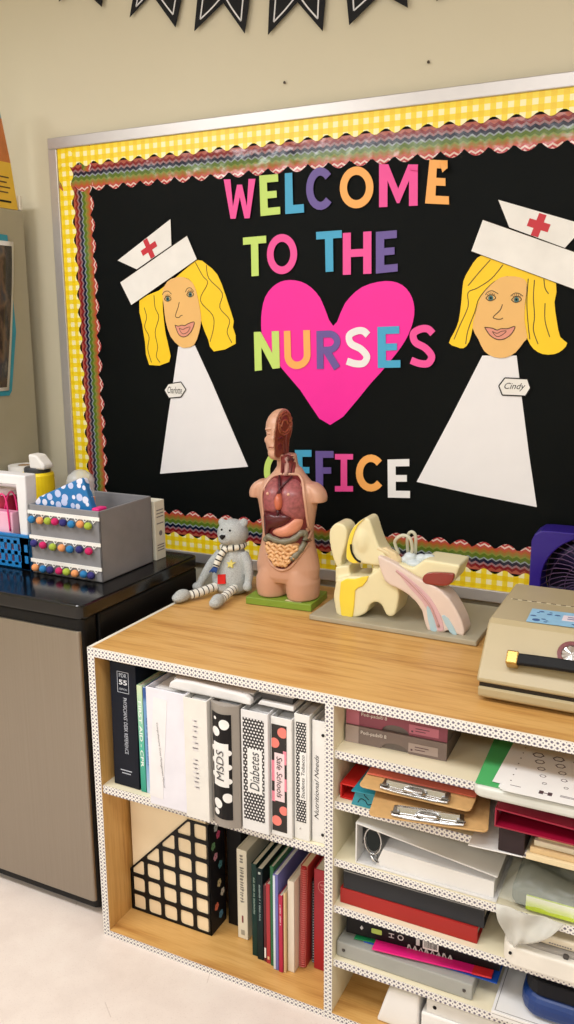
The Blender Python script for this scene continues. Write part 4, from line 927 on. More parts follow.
for k in range(30): m.tube([(.0042*math.cos(2*PI*q/8), .001+.004*math.sin(2*PI*q/8), .008+.0075*k) for q in range(8)], .0009, 5, closed=True)
m.build('coil', plain((150,150,154), .3, .8), sb2, local=True)
rb = book('red_binder', 'glossy dark red binder with an oval emblem beside the divider', 'binder', .5575, .6290, -.604, YB, .296, .24, plain((168,22,40), .35), group=G2)
m = MB()
for rr_ in (.016,): m.bm.verts.ensure_lookup_table(); m.tube([(-.008+rr_*math.cos(2*PI*q/28), -.0006, .232+.017*math.sin(2*PI*q/28)) for q in range(28)], .0007, 6, closed=True)
m.build('emblem_ring', plain((230,150,150), .5), rb, local=True)
for z_, L_ in ((.236, .022), (.227, .016)):
    m = MB(); q = -L_/2
    while q < L_/2: m.box(-.008+q, -.008+q+.0018, -.0008, -.0003, z_-.002, z_+random.uniform(.001, .003)); q += .0034
    m.build('emblem_script', plain((230,150,150), .5), rb, local=True)
# ------------------------------------------------------------------ right side of the bookcase
def pbox(label, col, z0, x0, yf, rz):
    r = thing('glove_box', label, 'box', (x0, yf, z0), rz, 'pad boxes on the top right shelf'); L, h, dp_ = .224, .040, .13
    MB().box(0, L, .0035, dp_, 0, h-.002).build('inner_box', plain((110,100,96), .6), r, local=True, bevel=.001)
    nt = [(.112+.030*math.cos(math.radians(a)), .0+.016*math.sin(math.radians(a))) for a in range(180, -1, -15)]
    c = plain(col, .5)
    MB().prism([(.0, 0)]+nt+[(L, 0), (L, h), (0, h)], 0, .003).build('front_panel', c, r, local=True)
    MB().box(0, L, .0031, dp_, h-.0019, h).build('lid', c, r, local=True)
    lt_ = plain(tuple(min(255, int(v*1.12+34)) for v in col), .5)
    MB().box(0, .030, -.0006, -.0001, .0, h).build('end_band', lt_, r, local=True)
    MB().box(.142, .206, -.0006, -.0001, .006, .026).build('info_panel', lt_, r, local=True)
    m = MB()
    for k, w in ((0, .03), (1, .022)): m.box(.156, .156+w, -.0011, -.0007, .018-.006*k, .0195-.006*k)
    m.box(.147, .151, -.0011, -.0007, .009, .013); m.build('info_text', plain((90,60,70), .6), r, local=True)
    q = WM[r] @ Vector((.064, -.0008, .027)); R_ = WM[r].to_3x3()
    text('Pedi-pads® 8', .02, plain((236,226,222), .5), r, q, fit=(.058, .011), basis=(R_ @ Vector((1,0,0)), R_ @ Vector((0,0,1))), bold=.0002)
pbox('grey pad box with thumb notch, lower of the two on the top right shelf', (128,112,108), .6735, .657, -.656, .025)
pbox('burgundy pad box with thumb notch, stacked on the grey one', (142,70,88), .7142, .6565, -.652, .02)

# papers and tray at the right end of the top shelf
tr = thing('paper_tray', 'pale plastic tray sticking out of the top right shelf under a green folder', 'tray', (1.12, -.62, .6735))
FROST = plain((214,214,206), .35, var=.06)
m = MB().prism(rrect(.962, 1.30, -.760, -.45, .02), .6736, .6975, 'z'); m.build('tray', FROST, tr, bevel=.008, seg=3)
gf = MB().prism([(.966,-.752),(1.29,-.748),(1.29,-.46),(.955,-.46)], .6982, .7000, 'z').build('green_folder', plain((78,176,104), .45), None); tag(gf, 'bright green folder lying on the pale tray under white sheets', 'folder')
ph = thing('printed_sheets', 'white sheets printed with hexagons lying on the green folder', 'sheets', (1.12, -.60, .7005))
for k, (dx, dy, rz) in enumerate(((0,0,-.02), (.004,-.006,.0), (-.014,.012,-.035), (.010,-.014,.01))):
    c, s_ = math.cos(rz), math.sin(rz)
    pts = [(1.010+dx+c*a-s_*b, -.752+dy+s_*a+c*b) for a, b in ((0,0),(.26,0),(.26,.21),(-.002,.21))]
    z = .7005+.0011*k; MB().prism(pts, z, z+.0008, 'z').build('sheet', PAPER, ph)
m = MB(); zt_ = .7005+.0011*3+.0009
for row in range(5):
    for col in range(5):
        s_ = .0105-.0016*row; cx, cy = 1.072+.040*col+.012*(4-row)*-.3+.004*row, -.600-.027*row
        hx = [(cx+s_*1.15*math.cos(PI/3*q), cy+s_*math.sin(PI/3*q)) for q in range(6)]; ih = [(cx+(a-cx)*.78, cy+(b-cy)*.78) for a, b in hx]
        hm = MB()
        for q in range(6): hm.prism([hx[q], hx[(q+1) % 6], ih[(q+1) % 6], ih[q]], zt_, zt_+.0003, 'z')
        bmesh.ops.remove_doubles(hm.bm, verts=hm.bm.verts, dist=1e-6); hm.build('printed_hexagon', plain((78,58,64), .6), ph)
for k in range(7): MB().prism(circ(1.028, -.58-.024*k, .0016, 8), zt_, zt_+.0003, 'z').build('printed_dot', plain((78,58,64), .6), ph)
m.box(1.084, 1.092, -.749, -.737, zt_, zt_+.0003).box(1.092, 1.100, -.744, -.742, zt_, zt_+.0003).box(1.100, 1.108, -.749, -.737, zt_, zt_+.0003)
m.build('printed_logo', plain((78,58,64), .6), ph)
for x_, w_, y_ in ((1.122, .043, -.740), (1.122, .028, -.744), (1.03, .02, -.742)): MB().box(x_, x_+w_, y_, y_+.0018, zt_, zt_+.0003).build('printed_line', plain((130,120,124), .6), ph)

# second shelf: red binder, teal folder, two clipboards
def flat_binder(label, x0, x1, yf, z0, hl, hr, dep, col, rz=0., inner=None, page_h=None, group='things lying on the right shelves', gap=True, ring=True):
    """binder lying on its side; its short end faces the front, spine on the left"""
    r = thing('ring_binder', label, 'binder', (x0, yf, z0), rz, group); L = x1-x0; t = .0035; mat = plain(col, .38)
    MB().box(0, t, 0, dep, 0, hl).build('spine', mat, r, local=True, bevel=.001)
    MB().prism([(t+.0002,0),(L,0),(L,t),(t+.0002,t)], 0, dep).build('cover', mat, r, local=True, bevel=.0008)
    MB().prism([(t+.0002,hl-t),(L,hr-t),(L,hr),(t+.0002,hl)], 0, dep).build('cover', mat, r, local=True, bevel=.0008)
    if page_h: MB().prism([(.045,t+.0004),(L-.008,t+.0004),(L-.008,page_h*.9),(.06,page_h)], .008, dep-.01).build('pages', PAPER, r, local=True)
    if ring:
        m = MB().box(t+.0003, t+.0018, .03, dep-.03, hl*.3, hl*.7)
        for q in (.05, dep*.5, dep-.06):
            m.tube([(t+.002, q, hl*.35), (t+.018, q, hl*.22), (t+.034, q, hl*.36), (t+.034, q, hl*.62), (t+.018, q, hl*.78), (t+.002, q, hl*.65)], .0016, 8)
        m.build('ring_mechanism', CHROME, r, local=True)
    return r
flat_binder('bright red binder at the left end of the second right shelf', .658, .90, -.688, .5535, .036, .034, .22, (214,40,36), page_h=.024)
tf = MB().prism([(.694,-.712),(.94,-.690),(.94,-.50),(.694,-.50)], .5898, .5930, 'z').build('teal_folder', plain((44,142,160), .4), None, bevel=.001); tag(tf, 'teal folder between the red binder and the clipboards', 'folder')
o = thing('decorated_sleeve', 'teal paper sleeve with a dark swirl in front of the red binder', 'sleeve', (.75, -.70, .5535))
MB().prism([(.690,.5537),(.80,.5537),(.80,.588),(.700,.588)], -.7015, -.6895).build('sleeve', plain((44,142,160), .4), o)
m = MB(); m.ribbon([(.705,.562),(.712,.572),(.722,.570),(.728,.562),(.738,.566)], .0016, -.7022); m.ribbon([(.718,.588),(.722,.580),(.730,.574)], .0016, -.7022); m.build('swirl', INK, o)
MAS = plain((206,164,108), .5, var=.08, vs=60)
def clipboard(label, cx, yf, z, rz, tilt, roll=0.):
    r = thing('clipboard', label, 'clipboard', (cx, yf, z), 0, 'clipboards on the second right shelf', rot=(tilt, roll, rz)); W_ = .235
    MB().prism(rrect(-W_/2, W_/2, 0, .32, .012), 0, .0035, 'z').build('board', MAS, r, local=True, bevel=.0008)
    c = MB().prism([(.010,.0038),(.046,.0038),(.046,.006),(.032,.0085),(.026,.019),(.018,.019),(.014,.008),(.010,.006)], -.062, .062, 'x')
    c.tube([(-.072,.012,.0105),(-.070,.004,.0085),(-.04,.001,.0075),(.04,.001,.0075),(.070,.004,.0085),(.072,.012,.0105)], .0028, 8)
    c.tube([(-.062,.022,.012),(.062,.022,.012)], .0062, 12); c.tube([(-.022,.012,.012),(-.016,.002,.017),(0,-.003,.019),(.016,.002,.017),(.022,.012,.012)], .004, 8)
    c.build('clip', CHROME, r, local=True, bevel=.0008)
    for ex in (-.07, .056): MB().box(ex, ex+.014, .008, .034, .0038, .014).build('clip_end', plain((150,150,150), .3, 1.), r, local=True, bevel=.002)
    return r
clipboard('tan clipboard with chrome clip sticking out lowest and furthest from the shelf', .880, -.775, .5985, .19, -.008)
clipboard('tan clipboard with chrome clip holding coral papers, above the lower clipboard', .838, -.738, .6225, .02, .02)
cp = thing('coral_papers', 'coral pink papers under the upper clipboard clip', 'papers', (.838, -.60, .627))
for k, (dx, rz) in enumerate(((0, .02), (-.006, .05), (.004, .0))):
    c, s_ = math.cos(rz), math.sin(rz); z = .6276+.0013*k
    m = MB(); V = [(.838+dx+c*a-s_*b, -.738+s_*a+c*b, z+.02*b) for a, b in ((-.108,.048),(.112,.048),(.112,.21),(-.108,.21))]
    V2 = [(a, b, q+.0009) for a, b, q in V]
    m.poly(V+V2, [(3,2,1,0),(4,5,6,7),(0,1,5,4),(1,2,6,5),(2,3,7,6),(3,0,4,7)]); m.build('sheet', plain((240,128,104), .55), cp)
wsx = MB().prism([(.955,-.742),(1.06,-.735),(1.06,-.5),(.955,-.5)], .5537, .5560, 'z').build('white_papers', PAPER, None, bevel=.0004); tag(wsx, 'white sheets lying on the second right shelf right of the clipboards', 'papers')
mst = thing('manila_stack', 'stack of manila sheets under the dark red binder', 'papers', (1.16, -.61, .5537))
for k in range(4): MB().box(1.066+.006*k, 1.30, -.735+.006*k, -.50, .5537+.0125*k, .5655+.0125*k).build('bundle', plain(((232,212,170), (222,190,140), (236,226,200), (226,206,160))[k], .6), mst, bevel=.001)
flat_binder('dark red wedge shaped binder sticking out over the second right shelf', 1.0045, 1.30, -.745, .6120, .040, .030, .24, (150,14,48), rz=.0, page_h=None)
o = MB().box(1.012, 1.062, -.735, -.52, .5567, .6115).build('dark_gap_support', plain((52,40,42), .5), None, bevel=.002); tag(o, 'added box, coloured dark for the shaded gap under the dark red binder', 'box')  # added support, coloured dark to read as the shaded gap below the binder

# third shelf: big white binder, plastic bag with contents
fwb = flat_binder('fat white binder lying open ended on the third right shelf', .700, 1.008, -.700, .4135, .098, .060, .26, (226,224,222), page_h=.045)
MB().prism(circ(.036, .058, .016, 28, .027), .012, .016).build('opening_shade', plain((28,34,34), .3), fwb, local=True, bevel=.001)  # dark oval plate standing in for the shaded opening under the ring
MB().tube([(.036+.019*math.cos(2*PI*q/28), .0115, .056+.031*math.sin(2*PI*q/28)) for q in range(28)], .0018, 8, closed=True).tube([(.032,.010,.024),(.040,.006,.014),(.050,.006,.012),(.046,.010,.026)], .003, 8).build('ring', CHROME, fwb, local=True, smooth=True)
pb_ = thing('plastic_bag', 'clear plastic bag drooping over the third right shelf edge', 'bag', (1.14, -.58, .4135))
BAG = plain((214,218,208), .18, alpha=.30, var=.05)
m = MB(); nu, nv = 26, 20; V = []
rng = random.Random(3)
for i in range(nu+1):
    for j in range(nv+1):
        u, v = i/nu, j/nv; x = 1.012+.30*u; y = -.716+.24*v
        e = min(1, 5*min(u, v, 1-u, 1-v)+.1)
        z = .4160+.085*e**.5*(.86+.10*math.sin(9*u+4*v)+.08*math.sin(23*u*v+5*v))+.004*rng.uniform(-1, 1)
        V.append(m.bm.verts.new((x+.004*rng.uniform(-1, 1), y, z)))
for i in range(nu):
    for j in range(nv): m.bm.faces.new([V[q] for q in (i*(nv+1)+j, (i+1)*(nv+1)+j, (i+1)*(nv+1)+j+1, i*(nv+1)+j+1)])
m.build('bag_body', BAG, pb_, smooth=True, subsurf=1)
m = MB(); V = []; nu, nv = 16, 14
for i in range(nu+1):
    u = i/nu; xt = 1.010+.135*u; zt2 = .432-.010*u
    xb = 1.040+.030*u; zb = .345+.012*abs(u-.4)
    for j in range(nv+1):
        v = j/nv; x = xt+(xb-xt)*v**1.1; z = zt2+(zb-zt2)*v
        V.append(m.bm.verts.new((x, -.7195-.010*math.sin(PI*v)-.006*math.sin(5*u+6*v)-.004*math.cos(14*u), z)))
for i in range(nu):
    for j in range(nv): m.bm.faces.new([V[q] for q in (i*(nv+1)+j, (i+1)*(nv+1)+j, (i+1)*(nv+1)+j+1, i*(nv+1)+j+1)])
m.build('bag_flap', plain((222,220,212), .25, alpha=.62, var=.05), pb_, smooth=True, subsurf=1, solid=.0006)
ck = thing('cold_pack', 'dark grey green pouch with a lime label inside the plastic bag', 'pouch', (1.16, -.58, .4165))
MB().prism(rrect(1.035, 1.29, -.70, -.50, .02), .4170, .462, 'z').build('pouch', plain((84,92,84), .45), ck, bevel=.015, seg=4)
MB().prism([(1.066,-.703),(1.160,-.7035),(1.160,-.66),(1.066,-.66)], .420, .452, 'z').build('lime_label', m_grad_v([(0, (196,220,60)), (.45, (206,226,84)), (.75, (236,240,200)), (1, (240,242,220))], .004, .036), ck, bevel=.002)

# fourth shelf: red and black binders, white case
def lying(label, x0, x1, yf, z0, z1, dep, col, rz=0.):
    """binder lying flat with its spine to the front"""
    r = thing('ring_binder', label, 'binder', (x0, yf, z0), rz, 'things lying on the right shelves'); L, h, t = x1-x0, z1-z0, .003; mat = plain(col, .42)
    MB().box(0, L, 0, t, 0, h).build('spine', mat, r, local=True, bevel=.0015)
    for a, b_ in ((0, t), (h-t, h)): MB().box(0, L, t+.0002, dep, a, b_).build('cover', mat, r, local=True, bevel=.001)
    MB().box(.006, L-.006, t+.002, dep-.012, t+.0005, h-t-.0005).build('pages', plain((222,216,206), .7), r, local=True)
    return r
lying('red binder lying under the black one on the fourth right shelf', .661, .971, -.690, .2965, .3340, .24, (164,22,16))
b = lying('dark grey black binder lying on top of the red one', .668, .983, -.689, .3345, .3815, .24, (48,49,53), rz=.01)
MB().tube([(.002, -.001, .0445), (.313, -.001, .0445)], .0012, 6).build('edge_welt', plain((150,150,152), .3), b, local=True)
wc_ = thing('white_case', 'rounded white plastic case with grey band and latch on the fourth right shelf', 'case', (1.17, -.60, .2965))
WPL = plain((236,230,220), .35)
MB().prism(rrect(1.027, 1.32, -.722, -.46, .03), .2967, .3420, 'z').build('lower_shell', WPL, wc_, bevel=.006, seg=3)
MB().prism(rrect(1.040, 1.315, -.708, -.465, .05), .3421, .3510, 'z').build('band', plain((160,154,148), .35), wc_, bevel=.002)
MB().prism(rrect(1.046, 1.31, -.700, -.47, .05), .3512, .372, 'z').build('upper_shell', plain((222,210,186), .4), wc_, bevel=.006, seg=3)
MB().tube([(1.150, -.7085, .3465), (1.150, -.713, .3465)], [.006, .0055], 16).build('latch', plain((70,66,64), .35), wc_)
MB().tube([(1.045, -.7225, .3270), (1.045, -.7245, .3270)], [.0035, .003], 12).build('hinge_pin', BLACK, wc_)
m = MB()
for k in range(9): m.box(1.115+.005*k, 1.1185+.005*k, -.7006, -.7002, .358, .3605)
m.build('small_text', GREYINK, wc_)

# fifth shelf: frosted box, folders, black box, sheets and navy tub
fb = thing('frosted_box', 'frosted clear plastic pencil box with two rivets on the fifth right shelf', 'box', (.81, -.60, .1575))
FRC = plain((180,180,174), .4, alpha=.78, var=.06, vs=9)
MB().box(.6545, .9665, -.693, -.52, .1578, .1965).build('shell', FRC, fb, bevel=.003)
MB().box(.68, .92, -.675, -.54, .160, .170).build('contents', plain((150,146,136), .6), fb)
for x in (.672, .949): MB().tube([(x, -.6932, .178), (x, -.6955, .178)], [.004, .003], 14).build('rivet', plain((86,82,80), .35, .6), fb)
for nm, lb, pts, z, col in (('blue_folder', 'royal blue folder beneath the hot pink one', [(.712,-.672),(1.012,-.668),(1.012,-.50),(.712,-.50)], .1972, (30,84,190)),
        ('green_folder', 'narrow green folder tip left of the hot pink folder', [(.690,-.676),(.80,-.660),(.80,-.52),(.690,-.52)], .2004, (30,132,80))):
    tag(MB().prism(pts, z, z+.0025, 'z').build(nm, plain(col, .4), None, bevel=.001), lb, 'folder')
pf = thing('pink_folder', 'hot pink folder with a red corner lying across the frosted box', 'folder', (.87, -.60, .2032))
pfm = [(.740,-.694),(.9985,-.664),(.985,-.52),(.730,-.52)]
MB().prism(pfm, .2034, .2070, 'z').build('folder', plain((232,30,128), .4), pf, bevel=.001)
MB().prism([(.958,-.6692),(.9992,-.6645),(.9985,-.63),(.958,-.634)], .2032, .2072, 'z').build('red_corner', plain((222,44,52), .4), pf)
bb_ = thing('black_box', 'black printed box with lime sticker and barcode at the back of the fifth right shelf', 'box', (.84, -.656, .2076), .085)
MB().box(-.172, .172, 0, .12, 0, .0695).build('box', plain((18,17,19), .4), bb_, local=True, bevel=.0015)
MB().prism(rrect(-.112, -.088, .016, .028, .002), -.0012, -.0004).build('lime_sticker', plain((176,204,92), .5), bb_, local=True)
bar = MB().box(.005, .040, -.0012, -.0004, .010, .040).build('barcode_label', PAPER, bb_, local=True)
m = MB()
for k in range(14): m.box(.008+.0021*k, .008+.0021*k+random.choice((.0007, .0012)), -.0018, -.0013, .014, .036)
m.build('barcode', INK, bar, local=True)
ICM = plain((206,204,206), .5)
MB().prism([(-.139,.022),(-.135,.028),(-.131,.022),(-.135,.017)], -.0012, -.0004).build('drop_icon', ICM, bb_, local=True)
MB().prism([(-.072,.016),(-.060,.016),(-.060,.0175),(-.065,.0175),(-.065,.025),(-.060,.025),(-.060,.027),(-.072,.027),(-.072,.025),(-.067,.025),(-.067,.0175),(-.072,.0175)], -.0012, -.0004).build('height_icon', ICM, bb_, local=True)
MB().box(-.010, -.002, -.0012, -.0004, .014, .031).build('bar_icon', ICM, bb_, local=True)
m = MB(); n = 14
A_ = [[(-.045+r*math.cos(2*PI*q/n), .022+r*math.sin(2*PI*q/n)) for q in range(n)] for r in (.007, .005)]
for q in range(n): m.prism([A_[0][q], A_[0][(q+1) % n], A_[1][(q+1) % n], A_[1][q]], -.0012, -.0004)
bmesh.ops.remove_doubles(m.bm, verts=m.bm.verts, dist=1e-6); m.build('round_icon', ICM, bb_, local=True)
for k in range(8):
    x_ = -.03+.013*k; MB().prism([(x_,.0005),(x_+.003,.0005),(x_+.0045,.008),(x_+.008-.003*(k % 2),.0005),(x_+.010,.0005),(x_+.006,.0105),(x_+.002+.002*(k % 3),.0105)], -.0012, -.0004).build('white_letter', ICM, bb_, local=True)
sf = thing('flat_white_box', 'white sheet box with a grey outline under the navy tub', 'box', (1.17, -.60, .1575))
MB().box(1.012, 1.34, -.716, -.45, .1577, .1722).build('lid', PAPER, sf, bevel=.001)
m = MB()
for a in ((1.018,1.0195,-.710,-.46), (1.018,1.33,-.711,-.7095)): m.box(a[0], a[1], a[2], a[3], .1722, .1725)
m.box(1.014, 1.338, -.7166, -.7161, .1665, .1672); m.build('outline', plain((150,144,140), .6), sf)
nt_ = thing('navy_tub', 'navy blue rounded tub with dark top on the fifth right shelf', 'tub', (1.2, -.58, .1727))
m = MB().prism(rrect(1.064, 1.34, -.706, -.46, .045), .1728, .2280, 'z'); m.build('tub', plain((14,52,116), .35), nt_, bevel=.022, seg=4)
MB().prism(rrect(1.071, 1.333, -.699, -.467, .04), .2282, .2640, 'z').build('dark_top', plain((14,16,24), .45), nt_, bevel=.004)  # dark block on top of the blue tub

# bottom right
b1 = thing('white_box', 'white rounded box standing on the bottom right board', 'box', (.80, -.60, .0205))
MB().prism([(.752,.0206),(.850,.0206),(.850,.118),(.795,.116),(.778,.112)], -.690, -.46).build('box', PAPER, b1, bevel=.006, seg=3)
b2_ = thing('white_binder_box', 'white box with one dark finger hole on the bottom right board', 'box', (.98, -.60, .0205))
MB().box(.856, 1.16, -.690, -.46, .0206, .085).build('box', PAPER, b2_, bevel=.004)
MB().box(.866, 1.15, -.686, -.462, .0853, .119).build('lid', plain((232,230,226), .5), b2_, bevel=.003)
MB().tube([(.885, -.6862, .104), (.885, -.6866, .104)], .0045, 16).build('finger_hole', INK, b2_)
# ------------------------------------------------------------------ anatomical torso model
SKN = plain((208,160,134), .38, var=.03, vs=20, spec=.5)
TX, TY = .290, -.190
to = thing('torso_model', 'anatomical torso model with open chest and half head on a green base', 'anatomical model', (.280, -.190, H+.0008), .07)
Zb = H+.0010
def rot2(pts, cx, cy, a): c, s = math.cos(a), math.sin(a); return [(cx+c*x-s*y, cy+s*x+c*y) for x, y in pts]
MB().prism(rot2([(-.098,-.066),(.098,-.066),(.098,.066),(-.098,.066)], .282, -.183, .07), Zb, .8215, 'z').build('base', plain((126,154,52), .4), to, bevel=.002)
MB().prism(rot2([(.018,-.060),(.066,-.060),(.066,-.048),(.018,-.048)], .282, -.183, .07), .8216, .8220, 'z').build('base_label', plain((220,210,170), .5), to)
m = MB()
m.loft([(.8225,.243,TY,.043,.052),(.845,.243,TY,.046,.056),(.872,.244,TY,.047,.058),(.905,.252,TY,.040,.056)])
m.loft([(.8225,.336,TY,.043,.052),(.845,.336,TY,.046,.056),(.872,.335,TY,.047,.058),(.905,.327,TY,.040,.056)])
m.loft([(.868,TX,TY,.078,.050),(.885,TX,TY,.092,.058),(.91,TX,TY,.094,.060),(.94,TX,TY,.088,.059),(.975,TX,TY,.078,.057),(1.005,TX,TY,.074,.056),(1.04,TX,TY,.078,.058),(1.075,TX,TY,.084,.060),(1.105,TX,TY,.090,.060),(1.125,TX,TY,.088,.057),(1.142,TX,TY+.003,.076,.049),(1.156,TX,TY+.006,.060,.040),(1.170,TX,TY+.008,.046,.034),(1.185,TX,TY+.009,.036,.030)])
m.loft([(1.155,TX,TY+.008,.046,.034),(1.175,TX,TY+.008,.034,.030),(1.195,TX-.003,TY+.006,.029,.029),(1.222,TX-.005,TY+.004,.027,.029)])
for s in (-1, 1):
    m.loft([(1.098,TX+s*.095,TY,.0195,.028),(1.112,TX+s*.0945,TY,.021,.030),(1.126,TX+s*.089,TY,.022,.030),(1.138,TX+s*.080,TY+.002,.021,.028),(1.147,TX+s*.068,TY+.004,.018,.023)])
body = blob(m, .0030, 5).build('body', SKN, to, smooth=True)
bvh = BVHTree.FromPolygons([WM[to] @ v.co for v in body.data.vertices], [tuple(p.vertices) for p in body.data.polygons])
def fy(x, z):
    h = bvh.ray_cast(Vector((x, -1, z)), Vector((0, 1, 0)))
    return h[0].y if h[0] else TY-.03
def patch(pts, off, bulge, rings=7, c=None, p=.5, noise=0.):
    pts = smooth_loop(pts, 4); n = len(pts)
    cx, cz = c or (sum(q[0] for q in pts)/n, sum(q[1] for q in pts)/n)
    m = MB(); V = []
    for k in range(rings+1):
        t = 1-k/rings; row = []
        for q in pts:
            x, z = cx+(q[0]-cx)*t, cz+(q[1]-cz)*t
            y = fy(x, z)-off-bulge*max(0, 1-t*t)**p
            row.append(m.bm.verts.new((x, y+noise*math.sin(x*420)*math.sin(z*380), z)))
            if k == rings: break
        V.append(row)
    skirt = [m.bm.verts.new((q[0], fy(*q)+.004, q[1])) for q in pts]
    for i in range(n):
        j = (i+1) % n; m.bm.faces.new((skirt[i], skirt[j], V[0][j], V[0][i]))
        for k in range(rings-1): m.bm.faces.new((V[k][i], V[k][j], V[k+1][j], V[k+1][i]))
        m.bm.faces.new((V[rings-1][i], V[rings-1][j], V[rings][0]))
    return m
dx_ = -.004
def sx_(a): return .236+(a-.238)*.90
def sh(p): return [(sx_(a), b) for a, b in p]
cav = sh([(.291,1.170),(.262,1.162),(.245,1.143),(.2365,1.11),(.2405,1.06),(.2425,.985),(.251,.955),(.268,.928),(.290,.915),(.312,.911),(.336,.922),(.355,.945),(.374,.975),(.381,1.0),(.3775,1.04),(.376,1.096),(.370,1.13),(.358,1.152),(.345,1.166),(.333,1.171)])
patch(cav, .0012, .002, c=(sx_(.306), 1.04)).build('cavity_lining', plain((108,30,36), .4), to, smooth=True)
rim = smooth_loop(cav, 3)
MB().tube([(x, fy(x, z)-.001, z) for x, z in rim], .0042, 8, closed=True).build('cavity_rim', SKN, to, smooth=True)
LUNG = plain((156,86,88), .34, var=.3, vs=110); 
patch(sh([(.262,1.156),(.249,1.135),(.243,1.10),(.246,1.072),(.262,1.070),(.285,1.070),(.296,1.075),(.298,1.105),(.297,1.135),(.284,1.157)]), .0025, .009).build('lung', LUNG, to, smooth=True)
patch(sh([(.316,1.158),(.309,1.135),(.312,1.10),(.308,1.075),(.325,1.062),(.350,1.054),(.371,1.056),(.373,1.095),(.366,1.130),(.350,1.152),(.333,1.160)]), .0025, .009).build('lung', LUNG, to, smooth=True)
patch(sh([(.302,1.124),(.295,1.115),(.293,1.10),(.298,1.083),(.306,1.080),(.314,1.088),(.316,1.104),(.310,1.120)]), .012, .010).build('heart', plain((206,112,84), .3, var=.1, vs=60), to, smooth=True)
DKR = plain((70,24,34), .35)
MB().tube([(sx_(x), fy(sx_(x), z)-.010, z) for x, z in ((.290,1.168),(.297,1.150),(.303,1.138),(.303,1.125))], .0030, 8).build('vessel', DKR, to, smooth=True)
MB().tube([(sx_(x), fy(sx_(x), z)-.010, z) for x, z in ((.330,1.168),(.316,1.152),(.304,1.138))], .0030, 8).build('vessel', DKR, to, smooth=True)
MB().tube([(sx_(.303), fy(sx_(.303), 1.078)-.012, 1.080), (sx_(.303), fy(sx_(.303), 1.07)-.010, 1.066)], .0035, 8).build('vessel', DKR, to, smooth=True)
m = MB()
for x, z in ((.267,1.122),(.335,1.124)): m.ell((sx_(x), fy(sx_(x), z)-.0125, z), (.0042,.003,.0042))
m.build('bronchi_studs', plain((226,176,150), .3), to, smooth=True)
patch(sh([(.247,.995),(.2445,1.03),(.246,1.062),(.262,1.069),(.296,1.068),(.318,1.070),(.340,1.062),(.328,1.045),(.300,1.031),(.272,1.022),(.260,1.004)]), .004, .013, c=(sx_(.270),1.046)).build('liver', plain((84,30,36), .22), to, smooth=True)
patch(sh([(.277,1.014),(.290,1.006),(.312,1.003),(.340,1.010),(.358,1.022),(.367,1.040),(.367,1.054),(.352,1.057),(.335,1.046),(.312,1.034),(.290,1.026)]), .003, .012, c=(sx_(.325),1.024)).build('stomach', plain((222,150,124), .3), to, smooth=True)
col_ = smooth_line(sh([(.252,.988),(.262,1.000),(.285,.996),(.315,.992),(.345,1.000),(.362,1.014),(.371,1.016),(.373,.995),(.366,.975),(.352,.955),(.340,.946)]), 4)
m = MB(); rr = [.0085+.0012*math.sin(i*1.6) for i in range(len(col_))]
m.tube([(x, fy(x, z)-.007, z) for x, z in col_], rr, 10).build('colon', plain((122,116,98), .4), to, smooth=True)
patch(sh([(.253,.983),(.285,.986),(.315,.982),(.345,.990),(.360,.985),(.355,.965),(.338,.942),(.314,.922),(.292,.924),(.270,.940),(.258,.960)]), .002, .006).build('gut_bed', plain((196,140,92), .4), to, smooth=True)
m = MB(); gut = []
rows = [(.980,.258,.352),(.970,.258,.358),(.960,.260,.352),(.950,.266,.346),(.940,.274,.338),(.930,.284,.328)]
for k, (z, a, b_) in enumerate(rows):
    n = 12; xs = [a+(b_-a)*i/n for i in range(n+1)]
    if k % 2: xs = xs[::-1]
    for i, x in enumerate(xs): gut.append((sx_(x), z+.0042*math.sin(i*2.1+k*1.7)))
gl = smooth_line(gut, 3)
m.tube([(x, fy(x, z)-.0085-.003*math.sin(x*300+z*200), z) for x, z in gl], .0049, 8).build('small_intestine', plain((228,178,126), .35), to, smooth=True)
# open neck
NX = .2985
patch([(NX-.013,1.222),(NX-.016,1.20),(NX-.017,1.172),(NX,1.166),(NX+.019,1.172),(NX+.016,1.20),(NX+.015,1.222)], .0018, .002).build('neck_section', plain((132,50,50), .4), to, smooth=True)
MB().tube([(NX+.001, fy(NX, z)-.004, z) for z in (1.222,1.21,1.20,1.19,1.18,1.168)], [.006,.0066,.006,.0066,.006,.0066], 10).build('windpipe', plain((196,150,140), .35), to, smooth=True)
MB().tube([(NX-.010, fy(NX-.010, z)-.002, z) for z in (1.222,1.20,1.17)], .0028, 8).tube([(NX+.012, fy(NX+.012, z)-.002, z) for z in (1.222,1.20,1.17)], .0028, 8).build('neck_vessels', plain((96,28,34), .35), to, smooth=True)
# half head: left half is skin, the midline cut faces right
HX, HY, HZ = .2755, -.202, 1.279
m = MB()
m.ell((HX-.002, HY+.012, HZ+.016), (.042,.054,.050)); m.ell((HX-.002, HY-.010, HZ-.022), (.032,.040,.046)); m.ell((HX-.001, HY-.028, HZ-.050), (.022,.022,.019))
m.loft([(1.205,HX+.008,HY+.014,.026,.026),(1.235,HX+.004,HY+.012,.028,.030),(1.26,HX,HY+.012,.030,.035)])
m.ell((HX, HY-.043, HZ-.010), (.008,.009,.009)); m.ell((HX, HY-.042, HZ+.004), (.006,.007,.014))
m.ell((HX-.016, HY-.036, HZ+.014), (.014,.006,.005)); m.ell((HX-.017, HY-.033, HZ+.002), (.010,.006,.006)); m.ell((HX, HY-.044, HZ-.029), (.011,.008,.0035)); m.ell((HX, HY-.043, HZ-.036), (.010,.008,.004))
m.ell((HX-.040, HY+.012, HZ-.004), (.006,.012,.016)); m.ell((HX-.022, HY-.028, HZ-.016), (.012,.012,.012))
hb = blob(m, .0022, 9)
